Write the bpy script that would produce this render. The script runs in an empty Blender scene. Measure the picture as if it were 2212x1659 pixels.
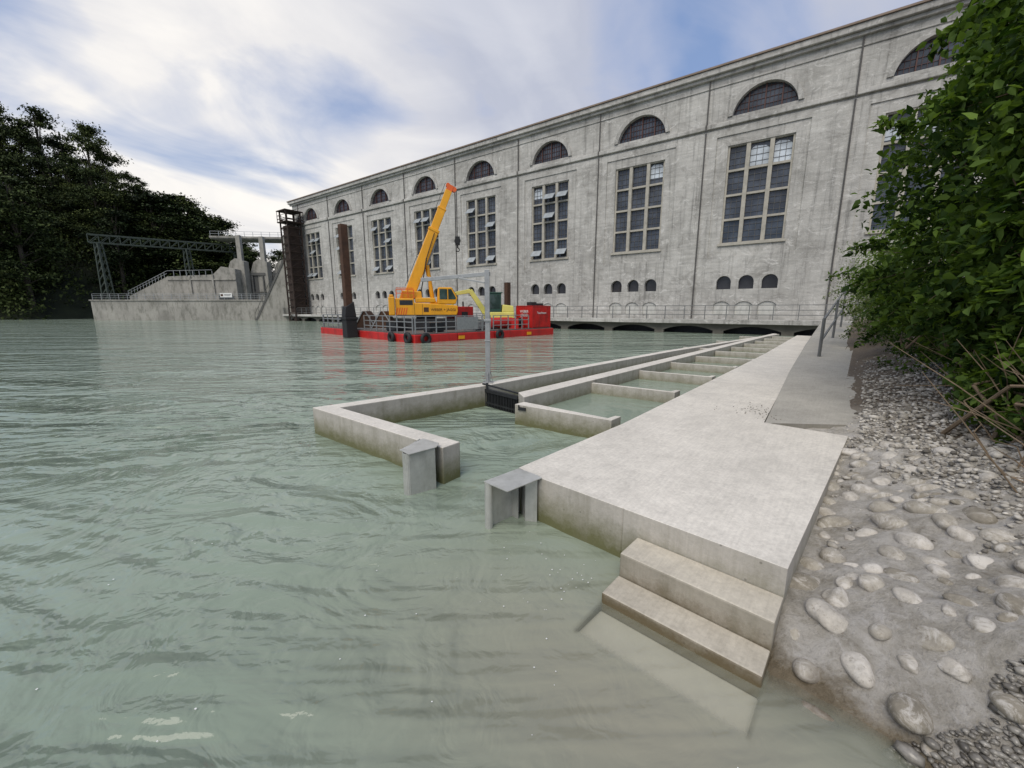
import bpy, math, random
import numpy as np
from mathutils import Vector, Matrix, Euler
random.seed(7); rng=np.random.default_rng(7)
sc=bpy.context.scene; COL=sc.collection
A=math.radians(35.5)
# ------------------------------------------------------------------ helpers
class MB:
    def __init__(s): s.v=[]; s.f=[]
    def add(s,vs,fs):
        o=len(s.v); s.v+= [tuple(p) for p in vs]; s.f+=[tuple(i+o for i in f) for f in fs]; return s
    def box(s,x0,x1,y0,y1,z0,z1):
        return s.add([(x0,y0,z0),(x1,y0,z0),(x1,y1,z0),(x0,y1,z0),(x0,y0,z1),(x1,y0,z1),(x1,y1,z1),(x0,y1,z1)],
          [(3,2,1,0),(4,5,6,7),(0,1,5,4),(1,2,6,5),(2,3,7,6),(3,0,4,7)])
    def beam(s,p,q,w,h=None,w2=None,h2=None):
        h=h or w; w2=w2 or w; h2=h2 or h
        p=Vector(p);q=Vector(q);d=(q-p).normalized()
        up=Vector((0,0,1)) if abs(d.z)<.95 else Vector((0,1,0))
        a=d.cross(up).normalized(); b=a.cross(d).normalized()
        vs=[]
        for c,ww,hh in ((p,w,h),(q,w2,h2)):
            for i,j in ((-1,-1),(1,-1),(1,1),(-1,1)): vs.append(c+a*(i*ww/2)+b*(j*hh/2))
        return s.add(vs,[(3,2,1,0),(4,5,6,7),(0,1,5,4),(1,2,6,5),(2,3,7,6),(3,0,4,7)])
    def cyl(s,p,q,r,r2=None,n=10,cap=True):
        r2=r if r2 is None else r2
        p=Vector(p);q=Vector(q);d=(q-p).normalized()
        up=Vector((0,0,1)) if abs(d.z)<.95 else Vector((0,1,0))
        a=d.cross(up).normalized(); b=a.cross(d).normalized()
        vs=[];
        for c,rr in ((p,r),(q,r2)):
            for k in range(n):
                t=2*math.pi*k/n; vs.append(c+a*(rr*math.cos(t))+b*(rr*math.sin(t)))
        fs=[(k,(k+1)%n,n+(k+1)%n,n+k) for k in range(n)]
        if cap: fs+=[tuple(range(n-1,-1,-1)),tuple(range(n,2*n))]
        return s.add(vs,fs)
    def xy(s,pts,z0,z1):
        n=len(pts); vs=[(x,y,z0) for x,y in pts]+[(x,y,z1) for x,y in pts]
        return s.add(vs,[tuple(range(n-1,-1,-1)),tuple(range(n,2*n))]+[(k,(k+1)%n,n+(k+1)%n,n+k) for k in range(n)])
    def xz(s,pts,y0,y1):
        n=len(pts); vs=[(x,y0,z) for x,z in pts]+[(x,y1,z) for x,z in pts]
        return s.add(vs,[tuple(range(n)),tuple(range(2*n-1,n-1,-1))]+[(k,n+k,n+(k+1)%n,(k+1)%n) for k in range(n)])
    def torus(s,c,R,r,axis='y',n=18,m=8):
        vs=[];fs=[]
        for i in range(n):
            t=2*math.pi*i/n
            for j in range(m):
                u=2*math.pi*j/m; rr=R+r*math.cos(u); a=rr*math.cos(t); b=rr*math.sin(t); e=r*math.sin(u)
                vs.append((c[0]+a,c[1]+e,c[2]+b) if axis=='y' else ((c[0]+e,c[1]+a,c[2]+b) if axis=='x' else (c[0]+a,c[1]+b,c[2]+e)))
        for i in range(n):
            for j in range(m): fs.append((i*m+j,i*m+(j+1)%m,((i+1)%n)*m+(j+1)%m,((i+1)%n)*m+j))
        return s.add(vs,fs)
    def mesh(s,name,fix=True):
        me=bpy.data.meshes.new(name); me.from_pydata(s.v,[],s.f)
        if fix:
            import bmesh
            bm=bmesh.new(); bm.from_mesh(me); bmesh.ops.recalc_face_normals(bm,faces=bm.faces); bm.to_mesh(me); bm.free()
        me.update(); return me
def npmesh(name,V,Fq,attr=None,smooth=False):
    V=np.asarray(V,dtype=np.float32); Fq=np.asarray(Fq,dtype=np.int32); k=Fq.shape[1]
    me=bpy.data.meshes.new(name); me.vertices.add(len(V)); me.vertices.foreach_set('co',V.ravel())
    me.loops.add(Fq.size); me.loops.foreach_set('vertex_index',Fq.ravel())
    me.polygons.add(len(Fq)); me.polygons.foreach_set('loop_start',np.arange(0,Fq.size,k,dtype=np.int32))
    me.polygons.foreach_set('loop_total',np.full(len(Fq),k,dtype=np.int32))
    if smooth: me.polygons.foreach_set('use_smooth',np.ones(len(Fq),dtype=bool))
    me.update(calc_edges=True)
    for an,av in (attr or {}).items():
        at=me.attributes.new(an,'FLOAT','POINT'); at.data.foreach_set('value',np.asarray(av,dtype=np.float32))
    me.validate(); return me
def link(name,data,mat=None,parent=None,loc=(0,0,0),rot=(0,0,0),label=None,cat=None,group=None,kind=None,bevel=0,smooth=False):
    if isinstance(data,MB): data=data.mesh(name)
    o=bpy.data.objects.new(name,data); COL.objects.link(o)
    o.location=loc; o.rotation_euler=rot
    if mat and data is not None:
        if len(data.materials)==0: data.materials.append(mat)
    if parent: o.parent=parent
    if label: o["label"]=label
    if cat: o["category"]=cat
    if group: o["group"]=group
    if kind: o["kind"]=kind
    if bevel:
        m=o.modifiers.new('b','BEVEL'); m.width=bevel; m.segments=2; m.limit_method='ANGLE'; m.angle_limit=.6
    if smooth:
        data.polygons.foreach_set('use_smooth',[True]*len(data.polygons))
    return o
def textmesh(name,txt,size,mat,parent,loc,rot):
    cu=bpy.data.curves.new(name,'FONT'); cu.body=txt; cu.size=size; cu.align_x='CENTER'; cu.align_y='CENTER'; cu.extrude=.004
    t=bpy.data.objects.new('tmp',cu); COL.objects.link(t)
    bpy.context.view_layer.update()
    me=bpy.data.meshes.new_from_object(t.evaluated_get(bpy.context.evaluated_depsgraph_get()))
    bpy.data.objects.remove(t); me.name=name; me.materials.clear()
    return link(name,me,mat,parent,loc,rot)
def holed(name,outer,holes,y0,y1):
    cu=bpy.data.curves.new(name,'CURVE'); cu.dimensions='2D'; cu.fill_mode='BOTH'; cu.extrude=(y1-y0)/2
    for pts in [outer]+holes:
        sp=cu.splines.new('POLY'); sp.points.add(len(pts)-1)
        for i,(x,z) in enumerate(pts): sp.points[i].co=(x,z,0,1)
        sp.use_cyclic_u=True
    t=bpy.data.objects.new('tmp',cu); COL.objects.link(t); bpy.context.view_layer.update()
    me=bpy.data.meshes.new_from_object(t.evaluated_get(bpy.context.evaluated_depsgraph_get()))
    bpy.data.objects.remove(t); me.name=name; me.materials.clear()
    me.transform(Matrix.Translation((0,(y0+y1)/2,0))@Matrix.Rotation(math.pi/2,4,'X'))
    return me
def archpts(cx,w,z0,zs,rise,n=14):
    h=w/2; R=(h*h+rise*rise)/(2*rise); cz=zs+rise-R; a0=math.asin(min(1,h/R))
    if rise>h: a0=math.pi-a0
    pts=[]
    if z0<zs-1e-4: pts+=[(cx-h,z0),(cx+h,z0)]
    for i in range(n+1):
        t=a0-2*a0*i/n; pts.append((cx+R*math.sin(t),cz+R*math.cos(t)))
    return pts
# ------------------------------------------------------------------ materials
def newmat(name):
    m=bpy.data.materials.new(name); m.use_nodes=True; nt=m.node_tree
    return m,nt,nt.nodes['Principled BSDF']
def N(nt,t,**k):
    n=nt.nodes.new(t)
    for a,b in k.items(): setattr(n,a,b)
    return n
def noise(nt,vec,scale,detail=5,rough=.6,dist=0):
    n=N(nt,'ShaderNodeTexNoise'); n.inputs['Scale'].default_value=scale; n.inputs['Detail'].default_value=detail
    n.inputs['Roughness'].default_value=rough; n.inputs['Distortion'].default_value=dist
    if vec: nt.links.new(vec,n.inputs['Vector'])
    return n.outputs['Fac']
def ramp(nt,fac,stops):
    r=N(nt,'ShaderNodeValToRGB'); e=r.color_ramp.elements
    while len(e)<len(stops): e.new(.5)
    for i,(p,c) in enumerate(stops):
        e[i].position=p; e[i].color=(c,c,c,1) if isinstance(c,(int,float)) else (*c,1)
    nt.links.new(fac,r.inputs['Fac']); return r.outputs['Color']
def mixc(nt,fac,a,b,mode='MIX'):
    m=N(nt,'ShaderNodeMix',data_type='RGBA',blend_type=mode)
    for s,v in ((0,fac),(6,a),(7,b)):
        if isinstance(v,(int,float)): m.inputs[s].default_value=v
        elif isinstance(v,tuple): m.inputs[s].default_value=(*v,1)
        else: nt.links.new(v,m.inputs[s])
    return m.outputs[2]
def mathn(nt,op,a,b=0,clamp=False):
    m=N(nt,'ShaderNodeMath',operation=op); m.use_clamp=clamp
    for i,v in enumerate((a,b)):
        if isinstance(v,(int,float)): m.inputs[i].default_value=v
        else: nt.links.new(v,m.inputs[i])
    return m.outputs[0]
def mapping(nt,vec,scale=(1,1,1),rot=(0,0,0)):
    m=N(nt,'ShaderNodeMapping'); m.inputs['Scale'].default_value=scale; m.inputs['Rotation'].default_value=rot
    nt.links.new(vec,m.inputs['Vector']); return m.outputs[0]
def bump(nt,b,h,strength,dist):
    n=N(nt,'ShaderNodeBump'); n.inputs['Strength'].default_value=strength; n.inputs['Distance'].default_value=dist
    nt.links.new(h,n.inputs['Height']); nt.links.new(n.outputs[0],b.inputs['Normal']); return n
def simple(name,col,rough=.6,metal=0,var=.25,scale=3,bmp=0.1,dirt=None,dirtamt=.5):
    m,nt,b=newmat(name); tc=N(nt,'ShaderNodeTexCoord').outputs['Object']
    f=noise(nt,tc,scale,6,.65)
    lo=tuple(c*(1-var) for c in col); hi=tuple(min(1,c*(1+var)) for c in col)
    c=ramp(nt,f,[(.3,lo),(.7,hi)])
    if dirt:
        f2=noise(nt,mapping(nt,tc,(1,1,.35)),scale*.7+.8,8,.75)
        c=mixc(nt,mathn(nt,'MULTIPLY',ramp(nt,f2,[(.48,0.),(.66,1.)]),dirtamt),c,dirt)
    nt.links.new(c,b.inputs['Base Color']); b.inputs['Roughness'].default_value=rough; b.inputs['Metallic'].default_value=metal
    if bmp: bump(nt,b,noise(nt,tc,scale*12,4,.6),bmp,.01)
    return m
def facade_mat():
    m,nt,b=newmat('facade_concrete'); tc=N(nt,'ShaderNodeTexCoord').outputs['Object']
    big=noise(nt,mapping(nt,tc,(.16,.16,.22)),1,8,.72,.6)
    c=ramp(nt,big,[(.30,(.26,.253,.235)),(.5,(.40,.392,.368)),(.70,(.53,.52,.49))])
    boards=noise(nt,mapping(nt,tc,(.5,.5,4.2)),1,4,.6,.15)
    c=mixc(nt,.8,c,ramp(nt,boards,[(.3,.76),(.5,1.),(.7,1.10)]),'MULTIPLY')
    st=noise(nt,mapping(nt,tc,(2.6,2.6,.12)),1,7,.75,.2)
    c=mixc(nt,1.0,c,ramp(nt,st,[(.30,.48),(.47,1.),(.75,1.12)]),'MULTIPLY')
    stain=noise(nt,mapping(nt,tc,(.45,.45,.6)),1,10,.8,1.1)
    c=mixc(nt,ramp(nt,stain,[(.52,0.),(.66,.55)]),c,(.15,.142,.128))
    pale=noise(nt,mapping(nt,tc,(.8,.8,1.2)),1.3,9,.82,1.3)
    c=mixc(nt,ramp(nt,pale,[(.53,0.),(.65,.65)]),c,(.70,.69,.66))
    nt.links.new(c,b.inputs['Base Color']); b.inputs['Roughness'].default_value=.9
    h=mathn(nt,'ADD',mathn(nt,'MULTIPLY',boards,.5),noise(nt,tc,9,5,.7))
    bump(nt,b,h,.5,.05); return m
def wet_concrete(name,col,algae=(.12,.12,.045),zt=.34,grain=30):
    m,nt,b=newmat(name); g=N(nt,'ShaderNodeNewGeometry'); P=g.outputs['Position']
    sep=N(nt,'ShaderNodeSeparateXYZ'); nt.links.new(P,sep.inputs[0])
    f=noise(nt,P,1.1,8,.7,.3); fine=noise(nt,P,grain,4,.7); mid=noise(nt,P,6,8,.75)
    c=ramp(nt,f,[(.3,tuple(x*.84 for x in col)),(.7,tuple(min(1,x*1.1) for x in col))])
    c=mixc(nt,1.0,c,ramp(nt,mid,[(.3,.86),(.55,1.),(.75,1.06)]),'MULTIPLY')
    br=noise(nt,mapping(nt,mapping(nt,P,(1,1,1),(0,0,math.radians(41))),(55,4,1)),1,3,.6)
    c=mixc(nt,1.0,c,ramp(nt,br,[(.35,.93),(.6,1.02)]),'MULTIPLY')
    c=mixc(nt,1.0,c,ramp(nt,fine,[(.3,.86),(.6,1.03)]),'MULTIPLY')
    dr=noise(nt,P,.55,6,.7,1.2)
    c=mixc(nt,ramp(nt,dr,[(.55,0.),(.68,.3)]),c,tuple(x*.7 for x in col))
    holes=N(nt,'ShaderNodeTexVoronoi'); holes.inputs['Scale'].default_value=9; nt.links.new(P,holes.inputs['Vector'])
    sn=N(nt,'ShaderNodeSeparateXYZ'); nt.links.new(g.outputs['Normal'],sn.inputs[0])
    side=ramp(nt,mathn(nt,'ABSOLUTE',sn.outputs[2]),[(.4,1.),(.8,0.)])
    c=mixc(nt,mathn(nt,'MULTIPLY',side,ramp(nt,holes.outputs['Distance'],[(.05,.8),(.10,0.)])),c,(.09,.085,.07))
    zz=mathn(nt,'ADD',sep.outputs[2],mathn(nt,'MULTIPLY',mathn(nt,'SUBTRACT',mid,.5),.35))
    w=ramp(nt,mathn(nt,'DIVIDE',zz,zt),[(.15,1.),(1.,0.)])
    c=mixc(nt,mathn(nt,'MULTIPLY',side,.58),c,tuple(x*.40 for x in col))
    c=mixc(nt,mathn(nt,'MULTIPLY',w,mathn(nt,'ADD',mathn(nt,'MULTIPLY',side,.75),.2)),c,algae)
    ws=noise(nt,mapping(nt,P,(7,7,.8)),1,4,.6)
    c=mixc(nt,mathn(nt,'MULTIPLY',side,ramp(nt,ws,[(.5,0.),(.7,.4)])),c,(.16,.15,.10))
    nt.links.new(c,b.inputs['Base Color'])
    nt.links.new(ramp(nt,sep.outputs[2],[(.0,.35),(.12,.85)]),b.inputs['Roughness'])
    bump(nt,b,mathn(nt,'ADD',mathn(nt,'MULTIPLY',fine,.6),mathn(nt,'ADD',mid,mathn(nt,'MULTIPLY',br,.4))),.4,.012); return m
def glassmat(name,col=(.02,.024,.028),rough=.08,k=2.):
    m,nt,b=newmat(name); tc=N(nt,'ShaderNodeTexCoord').outputs['Object']
    c=mixc(nt,ramp(nt,noise(nt,tc,.9,3,.5),[(.4,0.),(.65,1.)]),col,tuple(x*k for x in col))
    nt.links.new(c,b.inputs['Base Color']); b.inputs['Roughness'].default_value=rough
    bump(nt,b,noise(nt,tc,1.5,2,.5),.3,.05); return m
def leafmat(name,dark,light,tr=.3,vary=0):
    m,nt,b=newmat(name); at=N(nt,'ShaderNodeAttribute',attribute_name='v').outputs['Fac']
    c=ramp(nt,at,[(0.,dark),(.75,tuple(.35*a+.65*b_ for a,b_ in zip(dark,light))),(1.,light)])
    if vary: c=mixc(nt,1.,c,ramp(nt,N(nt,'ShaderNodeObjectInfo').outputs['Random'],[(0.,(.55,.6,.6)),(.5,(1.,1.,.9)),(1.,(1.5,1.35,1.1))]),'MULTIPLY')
    nt.links.new(c,b.inputs['Base Color']); b.inputs['Roughness'].default_value=.65; b.inputs['Specular IOR Level'].default_value=.15
    if tr>0:
        t=N(nt,'ShaderNodeBsdfTranslucent'); nt.links.new(mixc(nt,1.,c,(1.6,1.6,.6),'MULTIPLY'),t.inputs['Color'])
        mx=N(nt,'ShaderNodeMixShader'); mx.inputs[0].default_value=tr
        out=[n for n in nt.nodes if n.type=='OUTPUT_MATERIAL'][0]
        nt.links.new(b.outputs[0],mx.inputs[1]); nt.links.new(t.outputs[0],mx.inputs[2]); nt.links.new(mx.outputs[0],out.inputs[0])
    return m
M={}
M['facade']=facade_mat()
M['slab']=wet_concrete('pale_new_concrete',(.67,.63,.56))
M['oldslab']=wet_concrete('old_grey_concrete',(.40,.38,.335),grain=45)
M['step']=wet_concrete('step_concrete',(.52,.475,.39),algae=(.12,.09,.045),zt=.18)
M['sub']=simple('submerged_concrete',(.72,.69,.56),.8,var=.1,scale=3,bmp=.1)
M['dam']=simple('weathered_dam_concrete',(.30,.29,.26),.9,var=.25,scale=.35,bmp=.2,dirt=(.10,.10,.08),dirtamt=.85)
M['damdark']=simple('dark_dam_concrete',(.10,.10,.095),.9,var=.3,scale=.5,bmp=.2)
M['arcade']=simple('shade_toned_arcade_concrete',(.15,.14,.12),.9,var=.3,scale=.5,bmp=.2)  # colour darkened to carry the shadow under the walkway deck
M['steel']=simple('galvanised_steel',(.36,.37,.37),.45,.55,var=.15,scale=8,bmp=.05)
M['railgrey']=simple('grey_railing_paint',(.16,.165,.165),.6,.2,var=.15,scale=3,bmp=0)
M['inox']=simple('dull_stainless_steel',(.50,.50,.47),.42,.45,var=.14,scale=6,bmp=.05,dirt=(.25,.25,.2),dirtamt=.4)
M['dark']=simple('dark_steel',(.035,.037,.04),.5,.4,var=.3,scale=5)
M['rust']=simple('rusty_steel',(.075,.038,.022),.85,.1,var=.4,scale=2,bmp=.3,dirt=(.03,.02,.015))
M['towerrust']=simple('dark_rusty_steel',(.040,.026,.020),.85,.1,var=.4,scale=1,bmp=.3)
M['green']=simple('green_painted_steel',(.045,.06,.048),.6,.1,var=.2,scale=2)
M['yellow']=simple('crane_yellow_paint',(.78,.36,.012),.38,0,var=.07,scale=1.2,bmp=.02,dirt=(.35,.17,.03),dirtamt=.35)
M['orange']=simple('orange_red_paint',(.70,.12,.02),.4,0,var=.1,scale=2)
M['red']=simple('red_hull_paint',(.50,.02,.018),.42,0,var=.15,scale=1.2,bmp=.04,dirt=(.14,.02,.018),dirtamt=.6)
M['deck']=simple('barge_deck',(.12,.10,.09),.8,0,var=.3,scale=2,bmp=.2)
M['black']=simple('black_rubber',(.015,.015,.016),.7,0,var=.2,scale=4)
M['white']=simple('white_paint',(.75,.75,.73),.55,0,var=.06,scale=3,dirt=(.4,.4,.37),dirtamt=.4)
M['shutter']=simple('pale_shutter_paint',(.50,.50,.47),.7,0,var=.12,scale=1,dirt=(.25,.25,.22),dirtamt=.6)
M['cream']=simple('pale_yellow_paint',(.68,.64,.16),.45,0,var=.1,scale=2)
M['exgreen']=simple('dark_green_paint',(.02,.07,.05),.45,0,var=.1,scale=2)
M['glass']=glassmat('window_glass',(.040,.047,.060),.05)
M['paleglass']=glassmat('painted_daylight_glass',(.40,.44,.48),.1,1.5)  # pale base colour stands for light seen through from opposite windows
M['archglass']=glassmat('dark_arch_glass',(.02,.02,.022),.15)
M['cab']=glassmat('cab_glass',(.03,.05,.045),.05)
M['bars']=simple('grey_glazing_bars',(.10,.10,.10),.7,0,var=.2,scale=3)
M['rbars']=simple('dark_red_glazing_bars',(.08,.035,.03),.7,0,var=.2,scale=3)
M['mull']=simple('mullion_concrete',(.38,.36,.31),.9,0,var=.2,scale=2)
M['pipe']=simple('downpipe',(.09,.085,.08),.6,.2,var=.2,scale=1)
M['roofm']=simple('roof_edge',(.22,.17,.135),.85,0,var=.2,scale=1)
M['bark']=simple('bark',(.06,.05,.04),.95,0,var=.4,scale=3,bmp=.4)
M['twig']=simple('twig_bark',(.17,.125,.08),.9,0,var=.3,scale=10)
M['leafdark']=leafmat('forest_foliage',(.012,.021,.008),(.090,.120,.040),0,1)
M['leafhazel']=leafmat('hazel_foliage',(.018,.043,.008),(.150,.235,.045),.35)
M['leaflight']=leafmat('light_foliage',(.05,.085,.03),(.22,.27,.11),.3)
# ------------------------------------------------------------------ ground functions
C0=np.array([1.69,2.19]); D0=np.array([.66,.7513]); D0/=np.linalg.norm(D0); N0=np.array([D0[1],-D0[0]])
def SQ(s,q,z=0): p=C0+D0*s+N0*q; return (float(p[0]),float(p[1]),z)
def gh(s,q):
    s=np.asarray(s,float); q=np.asarray(q,float)
    base=np.where(s<0,.2+.5*s,np.where(s<4,.2+.055*s,.42+(s-4)*.04))
    base=np.minimum(base,1.4)
    up=np.maximum(q-.12,0); z=base+np.where(up<5,.36*up,1.8+.16*(up-5))*np.clip((s+.75)/1.0,.05,1)
    z=z+np.where(q<0,.5*np.minimum(0,q)*np.where(s<0,1,0)-.03,0)
    z=z-np.where((s>0)&(q<-.3),.8*np.minimum(3,-(q+.3)),0)
    return np.maximum(z,-1.6)
def bnoise(x,y):
    return .03*np.sin(3.1*x+1.3*y)+.025*np.sin(-2.3*x+4.7*y+1)+.015*np.sin(7.9*x+6.1*y)+.01*np.sin(13*x-11*y+2)
def bankz(S,Q): return gh(S,Q)+bnoise(S*1.5,Q*1.5)*np.clip(Q*2,0,1)*.8
def gridmesh(name,xs,ys,hf,attr=None,smooth=True):
    X,Y=np.meshgrid(xs,ys); Z=hf(X,Y); nx=len(xs)
    V=np.stack([X.ravel(),Y.ravel(),Z.ravel()],1)
    i=np.arange(len(ys)-1)[:,None]*nx+np.arange(nx-1)[None,:]; i=i.ravel()
    F=np.stack([i,i+1,i+nx+1,i+nx],1)
    return npmesh(name,V,F,attr(X.ravel(),Y.ravel()) if attr else None,smooth)
m,nt,b=newmat('river_bed'); c=ramp(nt,noise(nt,N(nt,'ShaderNodeNewGeometry').outputs['Position'],.5,6),[(.3,(.07,.08,.05)),(.7,(.14,.14,.09))]); nt.links.new(c,b.inputs['Base Color']); M['bed']=m
link('ground',gridmesh('ground',np.linspace(-900,900,40),np.linspace(-600,1200,40),lambda x,y:0*x-2.),M['bed'],kind='structure')
m,nt,b=newmat('bank_mortar_and_soil'); P=N(nt,'ShaderNodeNewGeometry').outputs['Position']
at=N(nt,'ShaderNodeAttribute',attribute_name='soil').outputs['Fac']
n1=noise(nt,P,4,9,.75,.4); n2=noise(nt,P,30,6,.85); n4=noise(nt,P,12,8,.8,.6)
mort=ramp(nt,n1,[(.32,(.30,.27,.22)),(.45,(.45,.415,.355)),(.58,(.60,.565,.51))])
mort=mixc(nt,ramp(nt,n2,[(.53,0.),(.68,.65)]),mort,(.20,.17,.135))
mort=mixc(nt,ramp(nt,n4,[(.50,0.),(.62,.55)]),mort,(.70,.665,.62))
soil=ramp(nt,n2,[(.3,(.075,.055,.038)),(.7,(.25,.205,.155))])
wetc=mixc(nt,1.,mort,(.50,.44,.34),'MULTIPLY')
sep=N(nt,'ShaderNodeSeparateXYZ'); nt.links.new(P,sep.inputs[0])
wz=mathn(nt,'ADD',sep.outputs[2],mathn(nt,'MULTIPLY',mathn(nt,'SUBTRACT',n1,.5),.22))
c=mixc(nt,ramp(nt,wz,[(.02,1.),(.10,0.)]),mort,wetc); c=mixc(nt,at,c,soil)
nt.links.new(c,b.inputs['Base Color']); nt.links.new(ramp(nt,wz,[(.02,.25),(.12,.9)]),b.inputs['Roughness'])
bump(nt,b,mathn(nt,'ADD',mathn(nt,'ADD',n1,n4),mathn(nt,'MULTIPLY',n2,.8)),1.,.035); M['bank']=m
ss=np.concatenate([np.linspace(-6,-1.2,20)[:-1],np.linspace(-1.2,5,150)[:-1],np.linspace(5,12,60)[:-1],np.linspace(12,90,80)])
qs=np.concatenate([np.linspace(-4,-.2,30)[:-1],np.linspace(-.2,3,90)[:-1],np.linspace(3,12,40)[:-1],np.linspace(12,150,40)])
S,Q=np.meshgrid(ss,qs); Zb=bankz(S,Q)+.006*np.sin(31*S+3*Q)*np.sin(27*Q-5*S)
Pxy=C0[None,None,:]+S[...,None]*D0+Q[...,None]*N0
V=np.concatenate([Pxy.reshape(-1,2),Zb.reshape(-1,1)],1)
nx=len(ss); i=(np.arange(len(qs)-1)[:,None]*nx+np.arange(nx-1)[None,:]).ravel()
soilv=np.clip((Q-(1.95-.36*S)+.2*np.sin(S*2.2))*2.2,0,1)
soilv=np.maximum(soilv,np.clip((Q-1.7)*2,0,1)*np.clip(S-.3,0,1)); soilv=np.maximum(soilv,np.clip(S-4.5,0,1))
soilv=np.where((S<.5),np.clip(Q-2.6,0,1),soilv)
link('river_bank',npmesh('river_bank',V,np.stack([i,i+nx,i+nx+1,i+1],1),{'soil':soilv.ravel()},True),M['bank'],kind='structure')
def hillh(x,y):
    u=(-x-48)*.55+(y-88)*.50
    h=np.clip(u,-3,60)*.62-1
    y0=82+np.clip((x+104)/12,0,1)*20
    h=np.minimum(h,(y-y0)*.8-1.6)
    h=h-np.clip((x+.86*y)*.5,0,90)
    return np.maximum(h+1.2*np.sin(x*.11)*np.sin(y*.09),-2.5)
m=simple('forest_floor',(.014,.020,.008),.95,0,var=.5,scale=.4,bmp=.3)
link('hill',gridmesh('hill',np.linspace(-420,60,110),np.linspace(78,420,80),hillh),m,kind='structure')
# ------------------------------------------------------------------ water
def axis(lo,hi,step,far_lo,far_hi,g=1.07):
    mid=list(np.arange(lo,hi,step)); st=step; x=mid[-1]
    while x<far_hi: st*=g; x+=st; mid.append(x)
    st=step; x=lo; pre=[]
    while x>far_lo: st*=g; x-=st; pre.append(x)
    return np.array(pre[::-1]+mid)
xs=axis(-5.5,2.6,.03,-700,700,1.035); ys=axis(.7,8.5,.03,-200,900,1.035)
wv=[]
for k in range(46):
    L=.26*(1.13**(k*.58)) ; th=rng.uniform(0,6.28); wv.append((2*math.pi/L,th,rng.uniform(0,6.28),min(L*.0028,.0030)*rng.uniform(.5,1.3)))
def waterh(X,Y):
    dx=np.gradient(xs); dy=np.gradient(ys); sp=np.maximum(dx[None,:],dy[:,None])
    wx=X+.5*np.sin(.9*Y+.5*X)+.24*np.sin(2.7*Y-1.1*X)+.08*np.sin(6*Y+4*X); wy=Y+.45*np.sin(.8*X-.6*Y)+.22*np.sin(3.1*X+1.7*Y)+.07*np.sin(7*X-3*Y)
    z=0
    for k,th,ph,a in wv:
        lim=np.clip((2*math.pi/k)/(sp*5)-.6,0,1)
        z=z+a*lim*np.sin(k*(wx*math.cos(th)+wy*math.sin(th))+ph)
    amp=.6+.4*np.sin(.6*X+.25*Y)*np.sin(.5*Y-.3*X)
    q=(X-C0[0])*N0[0]+(Y-C0[1])*N0[1]
    calm=np.clip(.30+(-q-1.2)*.35,.22,1.)
    return z*amp*calm
def wattr(X,Y):
    s=(X-C0[0])*D0[0]+(Y-C0[1])*D0[1]; q=(X-C0[0])*N0[0]+(Y-C0[1])*N0[1]
    g=bankz(s,q); dep=np.clip(-g,0,3)
    T=np.exp(-dep*14)*(s<.05)*(q>-.05)
    slab=np.clip(1-np.maximum(np.abs(s+.66)-.17,np.abs(q+.49)-.47)/.035,0,1)
    T=np.maximum(T,slab*.55); T=np.where(q>3,1,T)
    dist=np.hypot(s+1.1,(q+.3)*.6); br=np.exp(-dist**2/1.3)
    return {'trans':np.clip(T,0,.85),'brown':br}
def watermat(name,k1,k2,k3,trans):
    m,nt,b=newmat(name); P=N(nt,'ShaderNodeNewGeometry').outputs['Position']
    big=noise(nt,mapping(nt,P,(.05,.11,1),(0,0,.3)),1,4,.55,.6)
    c=ramp(nt,big,[(.35,(.195,.245,.19)),(.65,(.27,.325,.26))])
    brn=N(nt,'ShaderNodeAttribute',attribute_name='brown').outputs['Fac']
    if trans: c=mixc(nt,mathn(nt,'MULTIPLY',brn,.85),c,(.265,.245,.185))
    nt.links.new(c,b.inputs['Base Color']); b.inputs['Roughness'].default_value=.06; b.inputs['IOR'].default_value=1.4
    mid=noise(nt,mapping(nt,P,(.75,1.,1),(0,0,.6)),1.,3,.42,3.0); sm=noise(nt,mapping(nt,P,(1,1.2,1),(0,0,.5)),3.0,2,.42,3.6); lg=noise(nt,mapping(nt,P,(.08,.34,1),(0,0,.12)),1.,4,.6,1.2)
    h=mathn(nt,'ADD',mathn(nt,'MULTIPLY',mid,k1),mathn(nt,'ADD',mathn(nt,'MULTIPLY',sm,k2),mathn(nt,'MULTIPLY',lg,k3)))
    if trans: h=mathn(nt,'MULTIPLY',h,mathn(nt,'SUBTRACT',1.,mathn(nt,'MULTIPLY',brn,.6)))
    bump(nt,b,h,.6,1.)
    if trans:
        tr=N(nt,'ShaderNodeBsdfTransparent'); mx=N(nt,'ShaderNodeMixShader'); out=[n for n in nt.nodes if n.type=='OUTPUT_MATERIAL'][0]
        nt.links.new(N(nt,'ShaderNodeAttribute',attribute_name='trans').outputs['Fac'],mx.inputs[0]); nt.links.new(b.outputs[0],mx.inputs[1]); nt.links.new(tr.outputs[0],mx.inputs[2]); nt.links.new(mx.outputs[0],out.inputs[0])
    return m
M['water']=watermat('river_water',.17,.024,1.1,True); M['pool']=watermat('pool_water',.04,.005,0.,False)
link('river_water',gridmesh('river_water',xs,ys,waterh,wattr),M['water'],kind='structure')
V=[];F=[]
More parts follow.
